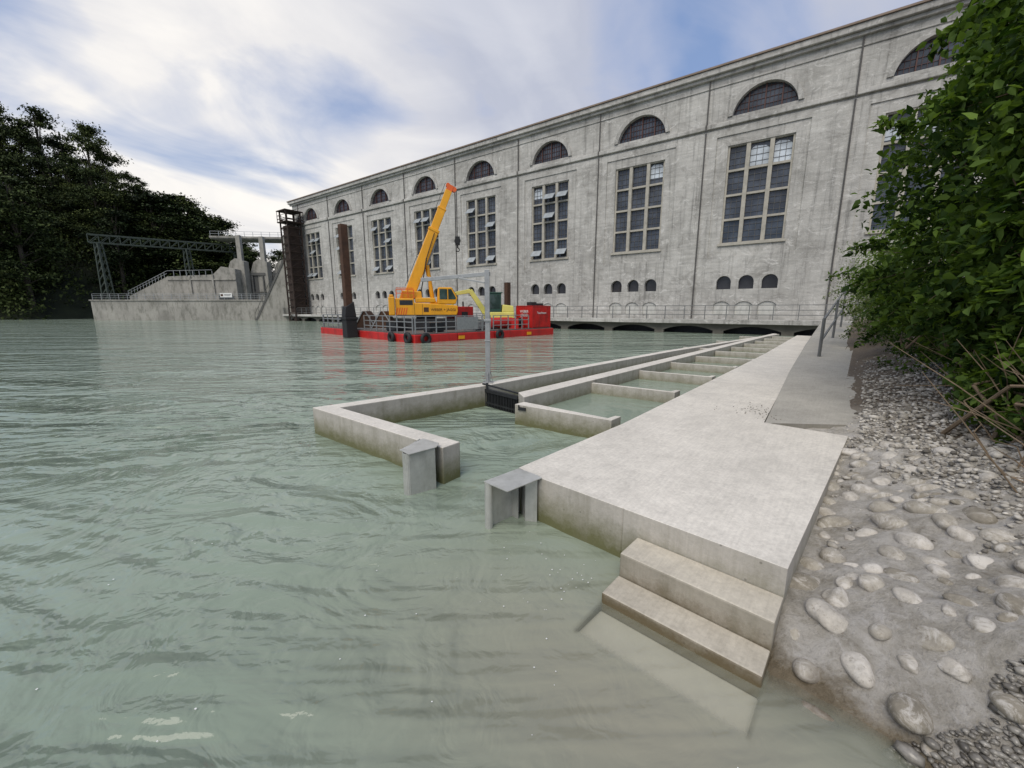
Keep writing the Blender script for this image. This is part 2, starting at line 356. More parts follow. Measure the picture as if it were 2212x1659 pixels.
for k in range(110):
    if k<70: x=rng.normal(.55,.35); y=rng.normal(2.75,.45)
    else: x=rng.uniform(-3,1.6); y=rng.uniform(1.2,5)
    sx=(x-C0[0])*D0[0]+(y-C0[1])*D0[1]; qx=(x-C0[0])*N0[0]+(y-C0[1])*N0[1]
    if sx>-.05 and qx>-2.1 or (sx>-.75 and qx>-1.1): continue
    r=rng.uniform(.002,.006); o=len(V)
    for j in range(6): t=j*math.pi/3; V.append((x+r*math.cos(t)*rng.uniform(.6,1.3),y+r*math.sin(t)*rng.uniform(.6,1.3),.010))
    F.append(tuple(range(o,o+6)))
link('foam_flecks',npmesh('foam',V,F),M['white'],kind='stuff',label='small white foam flecks drifting on the green water',cat='foam')
# ------------------------------------------------------------------ power station
BL=Vector((40.5*math.sin(A),40.5*math.cos(A),0))
B=link('power_station',None,loc=BL,rot=(0,0,-A),label='long pale concrete power station with arched windows beside water',cat='building')
XL,XR=-79.3,24.; cs=[-4.1-9.85*k for k in range(-2,8)]
holes=[];pan=[]
for c in cs:
    holes.append([(c-2.35,7.7),(c+2.35,7.7),(c+2.35,15.6),(c-2.35,15.6)])
    holes.append(archpts(c,4.5,17.85,17.85,1.95,20))
    for dx in (-1.73,0,1.73):
        holes.append(archpts(c+dx,1.15,3.8,4.4,.55)); pan.append(archpts(c+dx,1.15,3.8,4.4,.55))
        holes.append(archpts(c+dx,1.32,1.6,2.45,.3)); pan.append(archpts(c+dx,1.32,1.6,2.45,.3))
    x0,x1=c-3.25,c+3.25
    pan.append([(x0,6.6),(x1,6.6),(x1,16.4),(x0,16.4)])
link('wall',holed('wall',[(XL,-2),(XR,-2),(XR,21.2),(XL,21.2)],holes,0,.6),M['facade'],B)
link('pilaster',holed('pilaster',[(XL+.1,1.05),(XR-.1,1.05),(XR-.1,16.98),(XL+.1,16.98)],pan,-.09,-.003),M['facade'],B)
mb=MB(); mb.box(XL,XL+.6,.61,26,-2,21.2); mb.box(XL,XR,25.4,26,-2,21.2); mb.box(XR-.6,XR,.61,25.3,-2,21.2)
link('side_wall',mb,M['facade'],B)
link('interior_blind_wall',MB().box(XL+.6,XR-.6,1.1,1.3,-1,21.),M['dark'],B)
link('string_course',MB().box(XL-.15,XR,-.26,-.001,17.14,17.5),M['facade'],B,bevel=.05)
mb=MB(); mb.box(XL-.2,XR,-.08,-.001,20.3,20.42); mb.box(XL-.35,XR,-.28,-.0,20.95,21.19); mb.box(XL-.5,XR,-.52,26.3,21.2,21.62)
link('cornice',mb,M['facade'],B,bevel=.06)
link('roof',MB().box(XL-.6,XR,-.63,26.4,21.63,21.76),M['roofm'],B)
def ring(cx,z0,hw,rise,t,y0,y1,n=22):
    o=archpts(cx,2*(hw+t),z0,z0,rise+t,n); i=archpts(cx,2*hw,z0,z0,rise,n)
    mb=MB(); vs=[];fs=[]
    for k in range(n+1):
        for (x,z) in (o[k],i[k]): vs+= [(x,y0,z),(x,y1,z)]
    for k in range(n):
        a=4*k;b_=4*k+4
        fs+=[(a,b_,b_+2,a+2),(a+1,a+3,b_+3,b_+1),(a,a+1,b_+1,b_),(a+2,b_+2,b_+3,a+3)]
    mb.add(vs,fs); return mb
def tall_frame():
    mb=MB(); z0,z1=7.7,15.6
    mb.box(-2.35,-2.2,.12,.5,z0,z1); mb.box(2.2,2.35,.12,.5,z0,z1)
    for x in (-.83,.83): mb.box(x-.15,x+.15,.06,.5,z0,z1)
    for k in range(5):
        z=z0+(z1-z0)*k/4; a=.085
        for xa,xb in ((-2.2,-.98),(-.68,.68),(.98,2.2)): mb.box(xa+.002,xb-.002,.12,.46,max(z-a,z0),min(z+a,z1))
    mb.box(-2.5,2.5,-.16,.05,7.5,7.69)
    return mb.mesh('window_frame')
def tall_bars():
    mb=MB(); z0,z1=7.7,15.6
    for xa,xb in ((-2.2,-.98),(-.68,.68),(.98,2.2)):
        for j in (1,2): x=xa+(xb-xa)*j/3; mb.box(x-.014,x+.014,.31,.34,z0,z1)
        for k in range(4):
            for j in (1,2,3):
                z=z0+(z1-z0)*(k+j/4)/4; mb.box(xa,xb,.315,.345,z-.013,z+.013)
    return mb.mesh('glazing_bar')
fm,bm_=tall_frame(),tall_bars()
gm=MB().box(-2.3,2.3,.36,.38,7.72,15.58).mesh('glass')
lm=ring(0,17.85,2.25,1.95,.36,-.12,.0).mesh('arch_moulding')
mb=MB()
R=2.27; cz=17.85+1.95-R
def hz(x): return cz+math.sqrt(max(0,R*R-x*x))
for x in (-1.15,0,1.15): mb.box(x-.04,x+.04,.2,.4,17.85,hz(x)-.02)
for k in range(-7,8):
    x=k*.29; 
    if hz(x)-17.9>.1: mb.box(x-.012,x+.012,.28,.31,17.87,hz(x)-.01)
for z in (18.3,18.75,19.2,19.55):
    xx=math.sqrt(max(0,R*R-(z-cz)**2)); mb.box(-xx,xx,.282,.312,z-.014,z+.014)
lbm=mb.mesh('lunette_bars')
lgm=MB().xz(archpts(0,4.48,17.86,17.86,1.93,20),.34,.36).mesh('lunette_glass')
am=MB(); [am.xz(archpts(dx,1.14,3.81,4.4,.545),.3,.34) for dx in (-1.73,0,1.73)]; am=am.mesh('arched_glass')
wm=MB(); [wm.xz(archpts(dx,1.31,1.61,2.45,.29),.04,.1) for dx in (-1.73,0,1.73)]
wm=wm.mesh('shutter')
def addsash(mb,x0,x1,z0,z1,tilt):
    dz=(z1-z0); y=-dz*math.sin(tilt); zz=z1-dz*math.cos(tilt)
    P=[(x0,.1,z1),(x1,.1,z1),(x1,.1+y,zz),(x0,.1+y,zz)]
    mb.beam(P[0],P[3],.05); mb.beam(P[1],P[2],.05); mb.beam(P[2],P[3],.05)
    mb.add([(p[0],p[1],p[2]) for p in P],[(0,1,2,3)]); return mb
M['sash']=simple('open_sash_glass',(.33,.36,.38),.15,0,var=.2,scale=2,bmp=0)
sashm=addsash(MB(),-.6,.6,0,.85,.75).mesh('open_sash',False)
def mk(name,me,mat,par,x): return link(name,me,mat,par,(x,0,0))
cols=((-2.2,-.98),(-.68,.68),(.98,2.2))
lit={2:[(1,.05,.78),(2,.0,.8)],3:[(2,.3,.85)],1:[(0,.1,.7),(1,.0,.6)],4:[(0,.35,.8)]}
for bi,c in enumerate(cs):
    wn=mk('window',fm,M['mull'],B,c); link('glazing_bar',bm_,M['bars'],wn); link('window_glass',gm,M['glass'],wn)
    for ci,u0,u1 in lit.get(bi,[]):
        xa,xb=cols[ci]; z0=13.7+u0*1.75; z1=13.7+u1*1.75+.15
        link('painted_daylight_pane',MB().xz([(xa+.02,z0),(xb-.02,z0),(xb-.02,z1-.25),(xb-.3,z1),(xa+.3,z1+.1),(xa+.02,z1-.1)],.35,.357),M['paleglass'],wn)  # pale patch painted over the upper glass as seen-through daylight
    if c<-20:
        cfg=sorted(set((int(rng.integers(0,3)),r) for r in (0,0,0,2,3,3)))
        for col_,row_ in cfg: link('open_sash',sashm,M['sash'],wn,((-1.58,0,1.58)[col_],0,7.82+row_*1.975))
    l=mk('arch_window',lbm,M['rbars'],B,c); link('window_glass',lgm,M['glass'],l)
    mk('arch_moulding',lm,M['facade'],B,c)
    mk('small_arched_window',am,M['archglass'],B,c); mk('shutter',wm,M['shutter'],B,c)
pm=MB().cyl((0,-.18,1.1),(0,-.18,16.9),.055,n=8).cyl((0,-.33,17.0),(0,-.33,17.5),.055,n=8).cyl((0,-.1,17.55),(0,-.1,20.9),.055,n=8).mesh('downpipe')
for c in cs: mk('downpipe',pm,M['pipe'],B,c-4.15)
hl=[]; x=-77.
while x<20: hl.append(archpts(x,4.1,-.6,.25,.38,10)); x+=4.925
wk=link('footbridge',None,loc=BL,rot=(0,0,-A),label='narrow concrete service walkway on arches along the building',cat='walkway')
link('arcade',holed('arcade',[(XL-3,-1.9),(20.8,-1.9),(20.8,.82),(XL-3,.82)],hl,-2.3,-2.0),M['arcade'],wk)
link('deck',MB().box(XL-3,20.8,-2.9,-.15,.84,1.2),M['facade'],wk,bevel=.03)
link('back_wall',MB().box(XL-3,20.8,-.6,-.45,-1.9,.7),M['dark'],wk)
mb=MB(); x=XL-2.8
while x<20.7: mb.beam((x,-2.8,1.2),(x,-2.8,2.35),.06); x+=1.64
for z in (1.6,1.98,2.37): mb.beam((XL-2.8,-2.8,z),(20.6,-2.8,z),.05)
link('railing',mb,M['railgrey'],wk)
# ------------------------------------------------------------------ rusty lift tower
T=link('lift_tower',None,loc=(-39.9,75.8,0),rot=(0,0,-A),label='rusty brown steel lattice tower at the corner of the building',cat='tower')
mb=MB(); w=1.2
for i in (-1,1):
    for j in (-1,1): mb.beam((i*w,j*w,0),(i*w,j*w,19.3),.2)
for k in range(14):
    z=k*1.37
    for i in (-1,1): mb.beam((i*w,-w,z),(i*w,w,z),.13); mb.beam((-w,i*w,z),(w,i*w,z),.13)
    if k<13:
        for i in (-1,1): mb.beam((i*w,-w,z),(i*w,w,z+1.37),.08); mb.beam((-w,i*w,z+1.37),(w,i*w,z),.08)
link('frame',mb,M['towerrust'],T)
link('cladding',MB().box(-.95,.95,-.95,.95,1.5,16.8),M['towerrust'],T)
mb=MB().box(-1.6,1.6,-1.6,1.6,17.3,17.45).box(-1.6,1.6,-1.6,1.6,19.2,19.35)
for z in (17.9,18.5):
    for i in (-1.55,1.55): mb.beam((i,-1.55,z),(i,1.55,z),.06); mb.beam((-1.55,i,z),(1.55,i,z),.06)
for i in (-1.5,0,1.5):
    for j in (-1.55,1.55): mb.beam((i,j,17.4),(i,j,19.2 if i else 18.5),.06); mb.beam((j,i,17.4),(j,i,18.5),.06)
link('platform',mb,M['towerrust'],T)
# ------------------------------------------------------------------ dam on the far left
W1=link('retaining_wall',MB().box(-37,2,-1.,1.,-2,3.7).box(-37.2,2.1,-1.15,1.15,3.71,3.95),M['dam'],loc=(-44.5,79.6,0),label='low weathered concrete retaining wall along the far water',cat='wall',bevel=.05)
mb=MB(); 
for k in range(22): mb.beam((-36.6+k*1.7,-.9,3.95),(-36.6+k*1.7,-.9,5.05),.06)
for z in (4.3,4.7,5.05): mb.beam((-36.6,-.9,z),(-.4,-.9,z),.05)
link('railing',mb,M['steel'],W1)
mb=MB().xz([(-9,-2),(0,-2),(-.4,11.8),(-1.4,12.1)],0,6)
link('wing_wall',mb,M['dam'],loc=(-40.9,77.6,0),label='sloping triangular concrete wing wall beside the tower',cat='wall',bevel=.06)
mb=MB(); mb.beam((-8.6,-.05,-.6),(-1.3,-.05,12.2),.12,.35); 
for k in range(9): u=k/8; mb.beam((-8.4+7.*u,-.1,.1+12.2*u),(-8.4+7.*u,-.1,1.2+12.2*u),.06)
mb.beam((-8.4,-.1,1.2),(-1.4,-.1,13.4),.06)
link('stair_railing',mb,M['damdark'],loc=(-40.9,77.6,0),label='dark steel stair and handrail climbing the wing wall',cat='railing')
mb=MB().xz([(-24,-2),(0,-2),(0,10.8),(-3,11.3),(-5.,9.6),(-15,9.2),(-24,5.)],0,3)
mb.box(-18,-1,-4.5,-.1,-2,5.2)
mb.box(-5.2,-4.8,-.25,-.01,-2,9.6).box(-10.2,-9.8,-.25,-.01,-2,9.3).box(-15,0,-.2,-.02,8.4,8.7)
link('stepped_wall',mb,M['dam'],loc=(-60.5,90,0),label='stepped weathered concrete wall with stairs and handrail',cat='wall',bevel=.05)
mb=MB()
for k in range(14):
    u=k/13.; x=-84.5+u*9.2; z=5.+u*4.2+.05; mb.beam((x,89.9,z),(x,89.9,z+1.1),.07)
mb.beam((-84.5,89.9,6.1),(-75.3,89.9,10.4),.07); mb.beam((-84.5,89.9,5.6),(-75.3,89.9,9.9),.05)
for k in range(8): mb.beam((-75.3+k*1.4,89.9,9.2),(-75.3+k*1.4,89.9,10.4),.07)
mb.beam((-75.3,89.9,10.4),(-65.5,89.9,10.6),.07)
link('stair_railing',mb,M['steel'],label='grey steel handrail climbing the stepped concrete wall',cat='railing')
pier=MB().xz([(-7.5,-2),(1.4,-2),(1.4,12.6),(-.6,13.3),(-1.8,12.6),(-3.2,9.4),(-6.2,4.)],0,1.5).xz([(-.2,13.2),(.8,12.8),(.8,18.2),(-.2,18.2)],.3,1.0).box(-2.6,-1.6,-.15,1.65,9.8,10.1).mesh('weir_pier')
for i,(x,y) in enumerate([(-61,92),(-56.8,93.5),(-52.4,95),(-47.8,96.5),(-43,98)]):
    link('weir_pier',pier,M['dam'],loc=(x,y,0),rot=(0,0,-.1),label='concrete weir pier with sloping nose under the bridge',cat='pier',group='piers of the weir')
gate=MB().box(0,3.1,0,.5,-2,10.).box(-.1,3.2,-.3,.0,9.7,10.3).beam((.3,-.3,2),(.3,-.3,9.6),.25).beam((2.7,-.3,2),(2.7,-.3,9.6),.25).beam((0,-.3,6),(3.1,-.3,6),.2).mesh('weir_gate')
for i,(x,y) in enumerate([(-59.2,93.6),(-54.9,95),(-50.4,96.6),(-45.8,98.2)]):
    link('weir_gate',gate,M['damdark'],loc=(x,y,0),label='dark steel weir gate between concrete piers',cat='weir gate',group='gates of the weir')
br=link('bridge',None,loc=(-66,97.5,18.25),rot=(0,0,.12),label='pale road bridge deck with railing above the weir',cat='bridge')
link('deck',MB().box(-4,32,-.2,5,0,.5).box(-4,32,-.5,-.21,.2,.6),M['dam'],br)
mb=MB()
for k in range(20): mb.beam((-3.8+k*1.85,-.35,.6),(-3.8+k*1.85,-.35,1.65),.07)
for z in (1.1,1.65): mb.beam((-3.8,-.35,z),(31.5,-.35,z),.06)
link('railing',mb,M['steel'],br)
G_=link('steel_gantry',None,loc=(-86.3,85,0),label='green lattice steel gantry standing behind the concrete wall',cat='gantry')
g0=Vector((0,0,15.6)); g1=Vector((19.,17,15.9)); d=(g1-g0)/16; mb=MB(); off=Vector((-.6,.8,0)); up=Vector((0,0,1.6))
for o in (Vector((0,0,0)),off*1.3,up,up+off*1.3): mb.beam(g0+o,g1+o,.18)
for k in range(16):
    p=g0+d*k; q=p+d
    mb.beam(p,q+up,.1); mb.beam(p+up,p,.12); mb.beam(p+off*1.3,q+up+off*1.3,.1); mb.beam(p,q+off*1.3,.08); mb.beam(p+up,p+up+off*1.3,.08)
link('truss',mb,M['green'],G_)
for u in (0.04,.60,.98):
    mb=MB(); p=g0+(g1-g0)*u; b0=Vector((p.x,p.y,2.))
    L=[(Vector((-.7,0,0)),Vector((-.35,0,0))),(Vector((.7,0,0)),Vector((.35,0,0))),(Vector((-.7,1.6,0)),Vector((-.35,1.,0))),(Vector((.7,1.6,0)),Vector((.35,1.,0)))]
    for a_,c_ in L: mb.beam(b0+a_,p+c_,.17)
    for k in range(9):
        t0,t1=k/9,(k+1)/9
        f=lambda i,t:(b0+L[i][0]).lerp(p+L[i][1],t)
        mb.beam(f(0,t0),f(1,t1),.09); mb.beam(f(2,t0),f(3,t1),.09); mb.beam(f(0,t0),f(2,t1),.09); mb.beam(f(1,t1),f(3,t0),.09)
    link('leg',mb,M['green'],G_)
sg=link('site_sign',MB().box(0,2.3,-.05,0,4.4,5.2),M['white'],loc=(-56.2,78.5,0),label='white company sign board fixed to the wall railing',cat='sign')
link('sign_logo',MB().box(.12,.6,-.07,-.055,4.6,5.0),M['rust'],sg); link('sign_lettering',MB().box(.8,2.1,-.07,-.055,4.84,4.93).box(.8,1.9,-.07,-.055,4.66,4.71),M['dark'],sg)
# ------------------------------------------------------------------ barge and its load
BR=math.radians(44.6); BO=Vector((-5.9,24.2,0))
Bg=link('work_barge',None,loc=BO,rot=(0,0,BR),label='flat red work barge carrying a yellow crane on the river',cat='barge')
LX,LY=13.2,15.6
mb=MB()
for i in range(4):
    for j in range(2):
        mb.box(i*LX/4+.02,(i+1)*LX/4-.02,j*LY/2+.02,(j+1)*LY/2-.02,-.5,.5)
link('hull',mb,M['red'],Bg,bevel=.05)
link('deck',MB().box(.1,LX-.1,.1,LY-.1,.504,.56),M['deck'],Bg)
mb=MB()
def rail(mb,p,q,n,z=.56,h=1.05):
    p=Vector((*p,z));q=Vector((*q,z))
    for k in range(n+1):
        a=p.lerp(q,k/n); mb.beam(a,a+Vector((0,0,h)),.06)
    for zz in (.35,.7,h): mb.beam(p+Vector((0,0,zz)),q+Vector((0,0,zz)),.05)
rail(mb,(.2,.2),(6.3,.2),8); rail(mb,(6.6,.2),(10.3,.2),5); rail(mb,(.2,.5),(.2,7.2),7); rail(mb,(.2,8.9),(.2,15.3),6); rail(mb,(LX-.15,2.2),(LX-.15,15),10); rail(mb,(.3,LY-.2),(LX-.2,LY-.2),10)
link('railing',mb,M['steel'],Bg)
link('barrier_panel',MB().box(3.3,5.1,.1,.16,.7,1.55),M['steel'],Bg)
for p,ax in (((-.16,.55,.3),'x'),((.7,-.16,.25),'y'),((-.16,2.6,.25),'x'),((6.9,-.16,.25),'y')):
    link('tyre_fender',MB().torus(p,.27,.12,ax),M['black'],Bg,smooth=True)
mb=MB()
for x,y in ((3.3,-.03),(9.9,-.03)): mb.box(x,x+.5,y,y+.02,.1,.32)
link('warning_plate',mb,M['yellow'],Bg)
def btrans(x,y,z=0):
    v=Matrix.Rotation(BR,3,'Z')@Vector((x,y,z)); return BO+v
sp=link('spud_pole',None,loc=btrans(-.55,8.),rot=(0,0,BR),label='tall rust brown steel mooring pile standing beside the barge',cat='mooring pile')
link('pile',MB().box(-.25,.25,-.25,.25,-2,7.9),M['rust'],sp,bevel=.03)
link('guide_bracket',MB().box(-.40,.40,-.40,.40,.0,1.3).box(-.46,.46,-.46,.46,1.3,1.5).xz([(-.42,1.5),(.42,1.5),(.30,2.6),(-.33,2.2)],-.33,.33),M['black'],sp,bevel=.03)
s2=link('spud_pole',None,loc=btrans(13.6,6.),rot=(0,0,BR),label='short rust brown mooring pile at the barge far edge',cat='mooring pile')
link('pile',MB().box(-.22,.22,-.22,.22,-2,4.5),M['rust'],s2,bevel=.03); link('guide_bracket',MB().box(-.35,.35,-.35,.35,0,1.4),M['black'],s2)
CP=btrans(3.9,4.7); CA=math.radians(16)
K=link('mobile_crane',None,loc=(CP.x,CP.y,.56),rot=(0,0,CA),label='yellow telescopic crane with raised boom on the red barge',cat='crane')
mb=MB()
for y in (-1.35,.85):
    mb.xz([(-2.1,.25),(-1.85,0),(1.85,0),(2.1,.25),(2.1,.55),(1.85,.8),(-1.85,.8),(-2.1,.55)],y,y+.5)
link('crawler_track',mb,M['black'],K,bevel=.03)
link('undercarriage',MB().box(-1.4,1.4,-.85,.85,.25,.8).cyl((0,0,.8),(0,0,1.02),.75,n=24),M['dark'],K)
mb=MB()
mb.xz([(-2.2,1.03),(2.1,1.03),(2.2,1.3),(2.2,1.75),(1.2,1.85),(-.9,1.95),(-.9,2.25),(-2.2,2.25)],-1.25,1.25)
mb.xz([(-1.9,2.25),(-.3,2.25),(-.35,2.75),(-1.7,2.8)],-.95,-.45); mb.xz([(-1.9,2.25),(-.3,2.25),(-.35,2.75),(-1.7,2.8)],.35,.95)
mb.box(-.8,.6,-1.2,-.5,1.96,2.3)
link('superstructure',mb,M['yellow'],K,bevel=.06)
link('counterweight',MB().box(-2.65,-2.23,-1.4,1.4,1.05,2.35).box(-2.6,-2.3,-1.3,1.3,2.36,2.5),M['yellow'],K,bevel=.07)
mb=MB()
for k in range(5): mb.xz([(-2.2+k*.16,1.1),(-2.12+k*.16,1.1),(-2.0+k*.16,1.6),(-2.08+k*.16,1.6)],-1.262,-1.252)
link('warning_stripe',mb,M['orange'],K)
link('panel_line',MB().box(-.9,-.88,-1.26,-1.252,1.1,1.9).box(-.35,-.33,-1.26,-1.252,1.1,1.85).box(-1.9,-1.,-1.26,-1.252,1.78,2.12).box(-2.1,2.1,-1.26,-1.252,1.05,1.1),M['dark'],K)
link('cab',MB().xz([(.75,1.86),(2.05,1.86),(2.2,2.3),(1.8,3.05),(.85,3.05)],-1.25,-.45),M['yellow'],K,bevel=.05)
mb=MB().xz([(.9,2.2),(1.45,2.2),(1.45,2.92),(.9,2.92)],-1.265,-1.252).xz([(1.52,2.2),(2.02,2.2),(2.08,2.3),(1.75,2.92),(1.52,2.92)],-1.265,-1.252)
mb.add([(2.08,-1.2,2.0),(2.08,-.5,2.0),(2.225,-.5,2.3),(2.225,-1.2,2.3),(1.84,-.5,3.0),(1.84,-1.2,3.0)],[(0,1,2,3),(3,2,4,5)])
link('cab_window',mb,M['cab'],K)
textmesh('lettering','WEBER + JÄGGI',.26,M['rust'],K,(1.15,-1.26,1.45),(math.pi/2,0,0))
link('logo',MB().box(-.25,.1,-1.262,-1.252,1.3,1.62),M['rust'],K)
foot=Vector((-1.15,0,2.55)); an=math.radians(67.3); bd=Vector((math.cos(an),0,math.sin(an))); 
BLn=8.2
P_=lambda t,o=0: foot+bd*(BLn*t)+Vector((-math.sin(an),0,math.cos(an)))*o
link('boom',MB().beam(P_(0),P_(.6),.62,.8,.58,.72),M['yellow'],K,bevel=.06)
link('boom_section',MB().beam(P_(.6),P_(.8),.48,.58).beam(P_(.59),P_(.615),.68,.82),M['yellow'],K,bevel=.04)
link('boom_section',MB().beam(P_(.8),P_(.97),.40,.48).beam(P_(.795),P_(.81),.54,.64),M['yellow'],K,bevel=.03)
hd=MB().beam(P_(.955),P_(1.02),.34,.44); hd.cyl(P_(1.0,-.32)+Vector((0,-.15,0)),P_(1.0,-.32)+Vector((0,.15,0)),.17,n=16); hd.cyl(P_(1.01,.18)+Vector((0,-.15,0)),P_(1.01,.18)+Vector((0,.15,0)),.14,n=16); hd.beam(P_(1.0,-.1),P_(1.0,-.42),.2,.2)
link('boom_head',hd,M['orange'],K)
link('boom_ram',MB().cyl((.55,-.0,1.9),P_(.3,-.42),.16,n=14).beam((.2,0,1.7),(.75,0,2.05),.5,.3),M['yellow'],K)
link('ram_rod',MB().cyl(P_(.3,-.42),P_(.52,-.38),.10,n=12),M['steel'],K)
link('hydraulic_hose',MB().cyl((-.4,-.42,2.4),P_(.35,-.2)+Vector((0,-.36,0)),.04,n=6).cyl(P_(.35,-.2)+Vector((0,-.36,0)),P_(.58,-.1)+Vector((0,-.36,0)),.03,n=6),M['black'],K)
ht=P_(1.0,-.5)
link('hoist_rope',MB().cyl(ht+Vector((0,-.06,0)),ht+Vector((0,-.06,-3.2)),.018,n=6).cyl(ht+Vector((0,.06,0)),ht+Vector((0,.06,-3.2)),.018,n=6).cyl(P_(.05,.5),P_(1.02,.4),.02,n=6),M['dark'],K)
hb=ht+Vector((0,0,-3.2))
mb=MB().box(hb.x-.16,hb.x+.16,-.13,.13,hb.z-.55,hb.z+.05).cyl((hb.x,-.15,hb.z-.25),(hb.x,.15,hb.z-.25),.22,n=16).cyl((hb.x,0,hb.z-.55),(hb.x,0,hb.z-.75),.05,n=8)
for k in range(9):
    a0=math.pi*.5-k*.5; a1=a0-.5; mb.cyl((hb.x+.13*math.cos(a0),0,hb.z-.88+.13*math.sin(a0)),(hb.x+.13*math.cos(a1),0,hb.z-.88+.13*math.sin(a1)),.035,n=6)
link('hook_block',mb,M['black'],K)
mb=MB(); rail(mb,(-2.1,-1.15),(-.9,-1.15),3,2.25,.6); link('handrail',mb,M['orange'],K)
EP=btrans(9.7,3.3); E=link('mini_excavator',None,loc=(EP.x,EP.y,.56),rot=(0,0,math.radians(8)),label='pale yellow and green mini excavator parked on the barge',cat='excavator')
E.scale=(1.1,1.1,1.1)
mb=MB()
for y in (-.9,.5): mb.xz([(-1.2,.2),(-1.,0),(1.,0),(1.2,.2),(1.2,.4),(1.,.58),(-1.,.58),(-1.2,.4)],y,y+.4)
link('crawler_track',mb,M['black'],E)
link('body',MB().box(-.9,1.25,-.85,.85,.62,1.15).xz([(.35,1.15),(1.25,1.15),(1.2,1.6),(.4,1.7)],-.8,.8),M['cream'],E,bevel=.05)
link('cab',MB().xz([(-.85,1.16),(.3,1.16),(.3,2.5),(-.6,2.5),(-.85,1.9)],-.8,.1).box(-.75,.4,-.85,.15,2.5,2.58),M['exgreen'],E,bevel=.03)
link('cab_window',MB().xz([(-.74,1.4),(.2,1.4),(.2,2.4),(-.55,2.4),(-.74,1.9)],-.815,-.802),M['cab'],E)
mb=MB().beam((-.8,.45,1.1),(-1.9,.45,2.75),.28,.4,.24,.34).beam((-1.85,.45,2.7),(-3.,.45,2.5),.24,.32,.2,.26).beam((-3.,.45,2.6),(-3.35,.45,1.2),.2,.26,.16,.2)
link('boom',mb,M['cream'],E,bevel=.03)
link('bucket',MB().xz([(-3.5,1.25),(-3.15,1.25),(-2.85,.75),(-3.1,.4),(-3.55,.55)],.1,.8),M['dark'],E)
CPn=btrans(10.9,.35); Kc=link('equipment_container',None,loc=(CPn.x,CPn.y,.56),rot=(0,0,BR),label='red steel equipment container with white lettering on the barge',cat='container')
Kc.scale=(.86,.86,.86)
mb=MB().box(0,2.5,0,2.,0.05,2.0)
for k in range(12): mb.box(.1+k*.2,.2+k*.2,-.03,-.001,.15,1.9)
for k in range(9): mb.box(-.03,-.001,.12+k*.2,.22+k*.2,.15,1.9)
link('shell',mb,M['red'],Kc)
mb=MB()
for x in (-.04,2.48): 
    for y in (-.04,1.98): mb.box(x,x+.08,y,y+.08,0,2.06)
mb.box(-.04,2.56,-.04,2.06,2.0,2.07)
link('frame',mb,M['red'],Kc)
textmesh('lettering','WEBER\nJÄGGI',.34,M['white'],Kc,(-.05,1.,1.35),(math.pi/2,0,-math.pi/2))
textmesh('lettering','Tauchteam',.3,M['white'],Kc,(1.25,-.045,1.4),(math.pi/2,0,0))
link('stack',MB().box(.3,1.,.4,1.,2.08,2.4).box(1.3,2.2,.6,1.5,2.08,2.3),M['dark'],Kc)
gp=btrans(6.9,4.6); g=link('generator',None,loc=(gp.x,gp.y,.56),rot=(0,0,BR),label='red diesel generator box standing on the barge deck',cat='generator')
link('housing',MB().box(-.9,.9,-.7,.7,.1,1.7),M['red'],g,bevel=.06); link('skid',MB().box(-1.,1.,-.75,.75,0,.1).box(-.3,.3,-.72,-.705,.5,1.3),M['dark'],g)
link('exhaust',MB().cyl((.4,0,1.7),(.4,0,2.1),.06),M['dark'],g)
gp=btrans(8.6,1.6); g=link('fuel_tank',None,loc=(gp.x,gp.y,.56),rot=(0,0,BR),label='low rounded red tank lying on the barge deck',cat='tank')
link('tank',MB().cyl((-1.2,0,.45),(1.2,0,.45),.42,n=20),M['red'],g,bevel=.05); link('saddle',MB().box(-.9,-.7,-.4,.4,0,.15).box(.7,.9,-.4,.4,0,.15),M['dark'],g)
gp=btrans(9.9,1.1); g=link('winch',None,loc=(gp.x,gp.y,.56),rot=(0,0,BR+.3),label='small red winch with cable drum on the barge deck',cat='winch')
link('frame',MB().box(-.5,-.42,-.4,.4,0,.8).box(.42,.5,-.4,.4,0,.8).box(-.6,.6,-.45,.45,0,.08),M['red'],g); link('drum',MB().cyl((-.4,0,.48),(.4,0,.48),.25,n=16).cyl((-.4,0,.48),(-.34,0,.48),.36,n=16).cyl((.34,0,.48),(.4,0,.48),.36,n=16),M['dark'],g)
for k,(x,y) in enumerate(((1.3,9.0),(1.9,7.3))):
    gp=btrans(x,y); g=link('clamshell_bucket',None,loc=(gp.x,gp.y,.56),rot=(0,0,-.1),label='open triangular grey steel clamshell bucket on deck',cat='bucket',group='clamshell buckets on the barge')
    link('shell',MB().xz([(-.95,0),(.95,0),(.7,.5),(.12,1.35),(-.12,1.35),(-.7,.5)],-.5,-.42).xz([(-.95,0),(.95,0),(.7,.5),(.12,1.35),(-.12,1.35),(-.7,.5)],.42,.5).beam((-.95,0,.05),(-.12,0,1.33),.84,.08).beam((.95,0,.05),(.12,0,1.33),.84,.08),M['rust'],g)
    link('rim',MB().beam((-.9,-.53,.05),(-.1,-.53,1.35),.07).beam((.9,-.53,.05),(.1,-.53,1.35),.07).beam((-.9,-.53,.04),(.9,-.53,.04),.07),M['steel'],g)
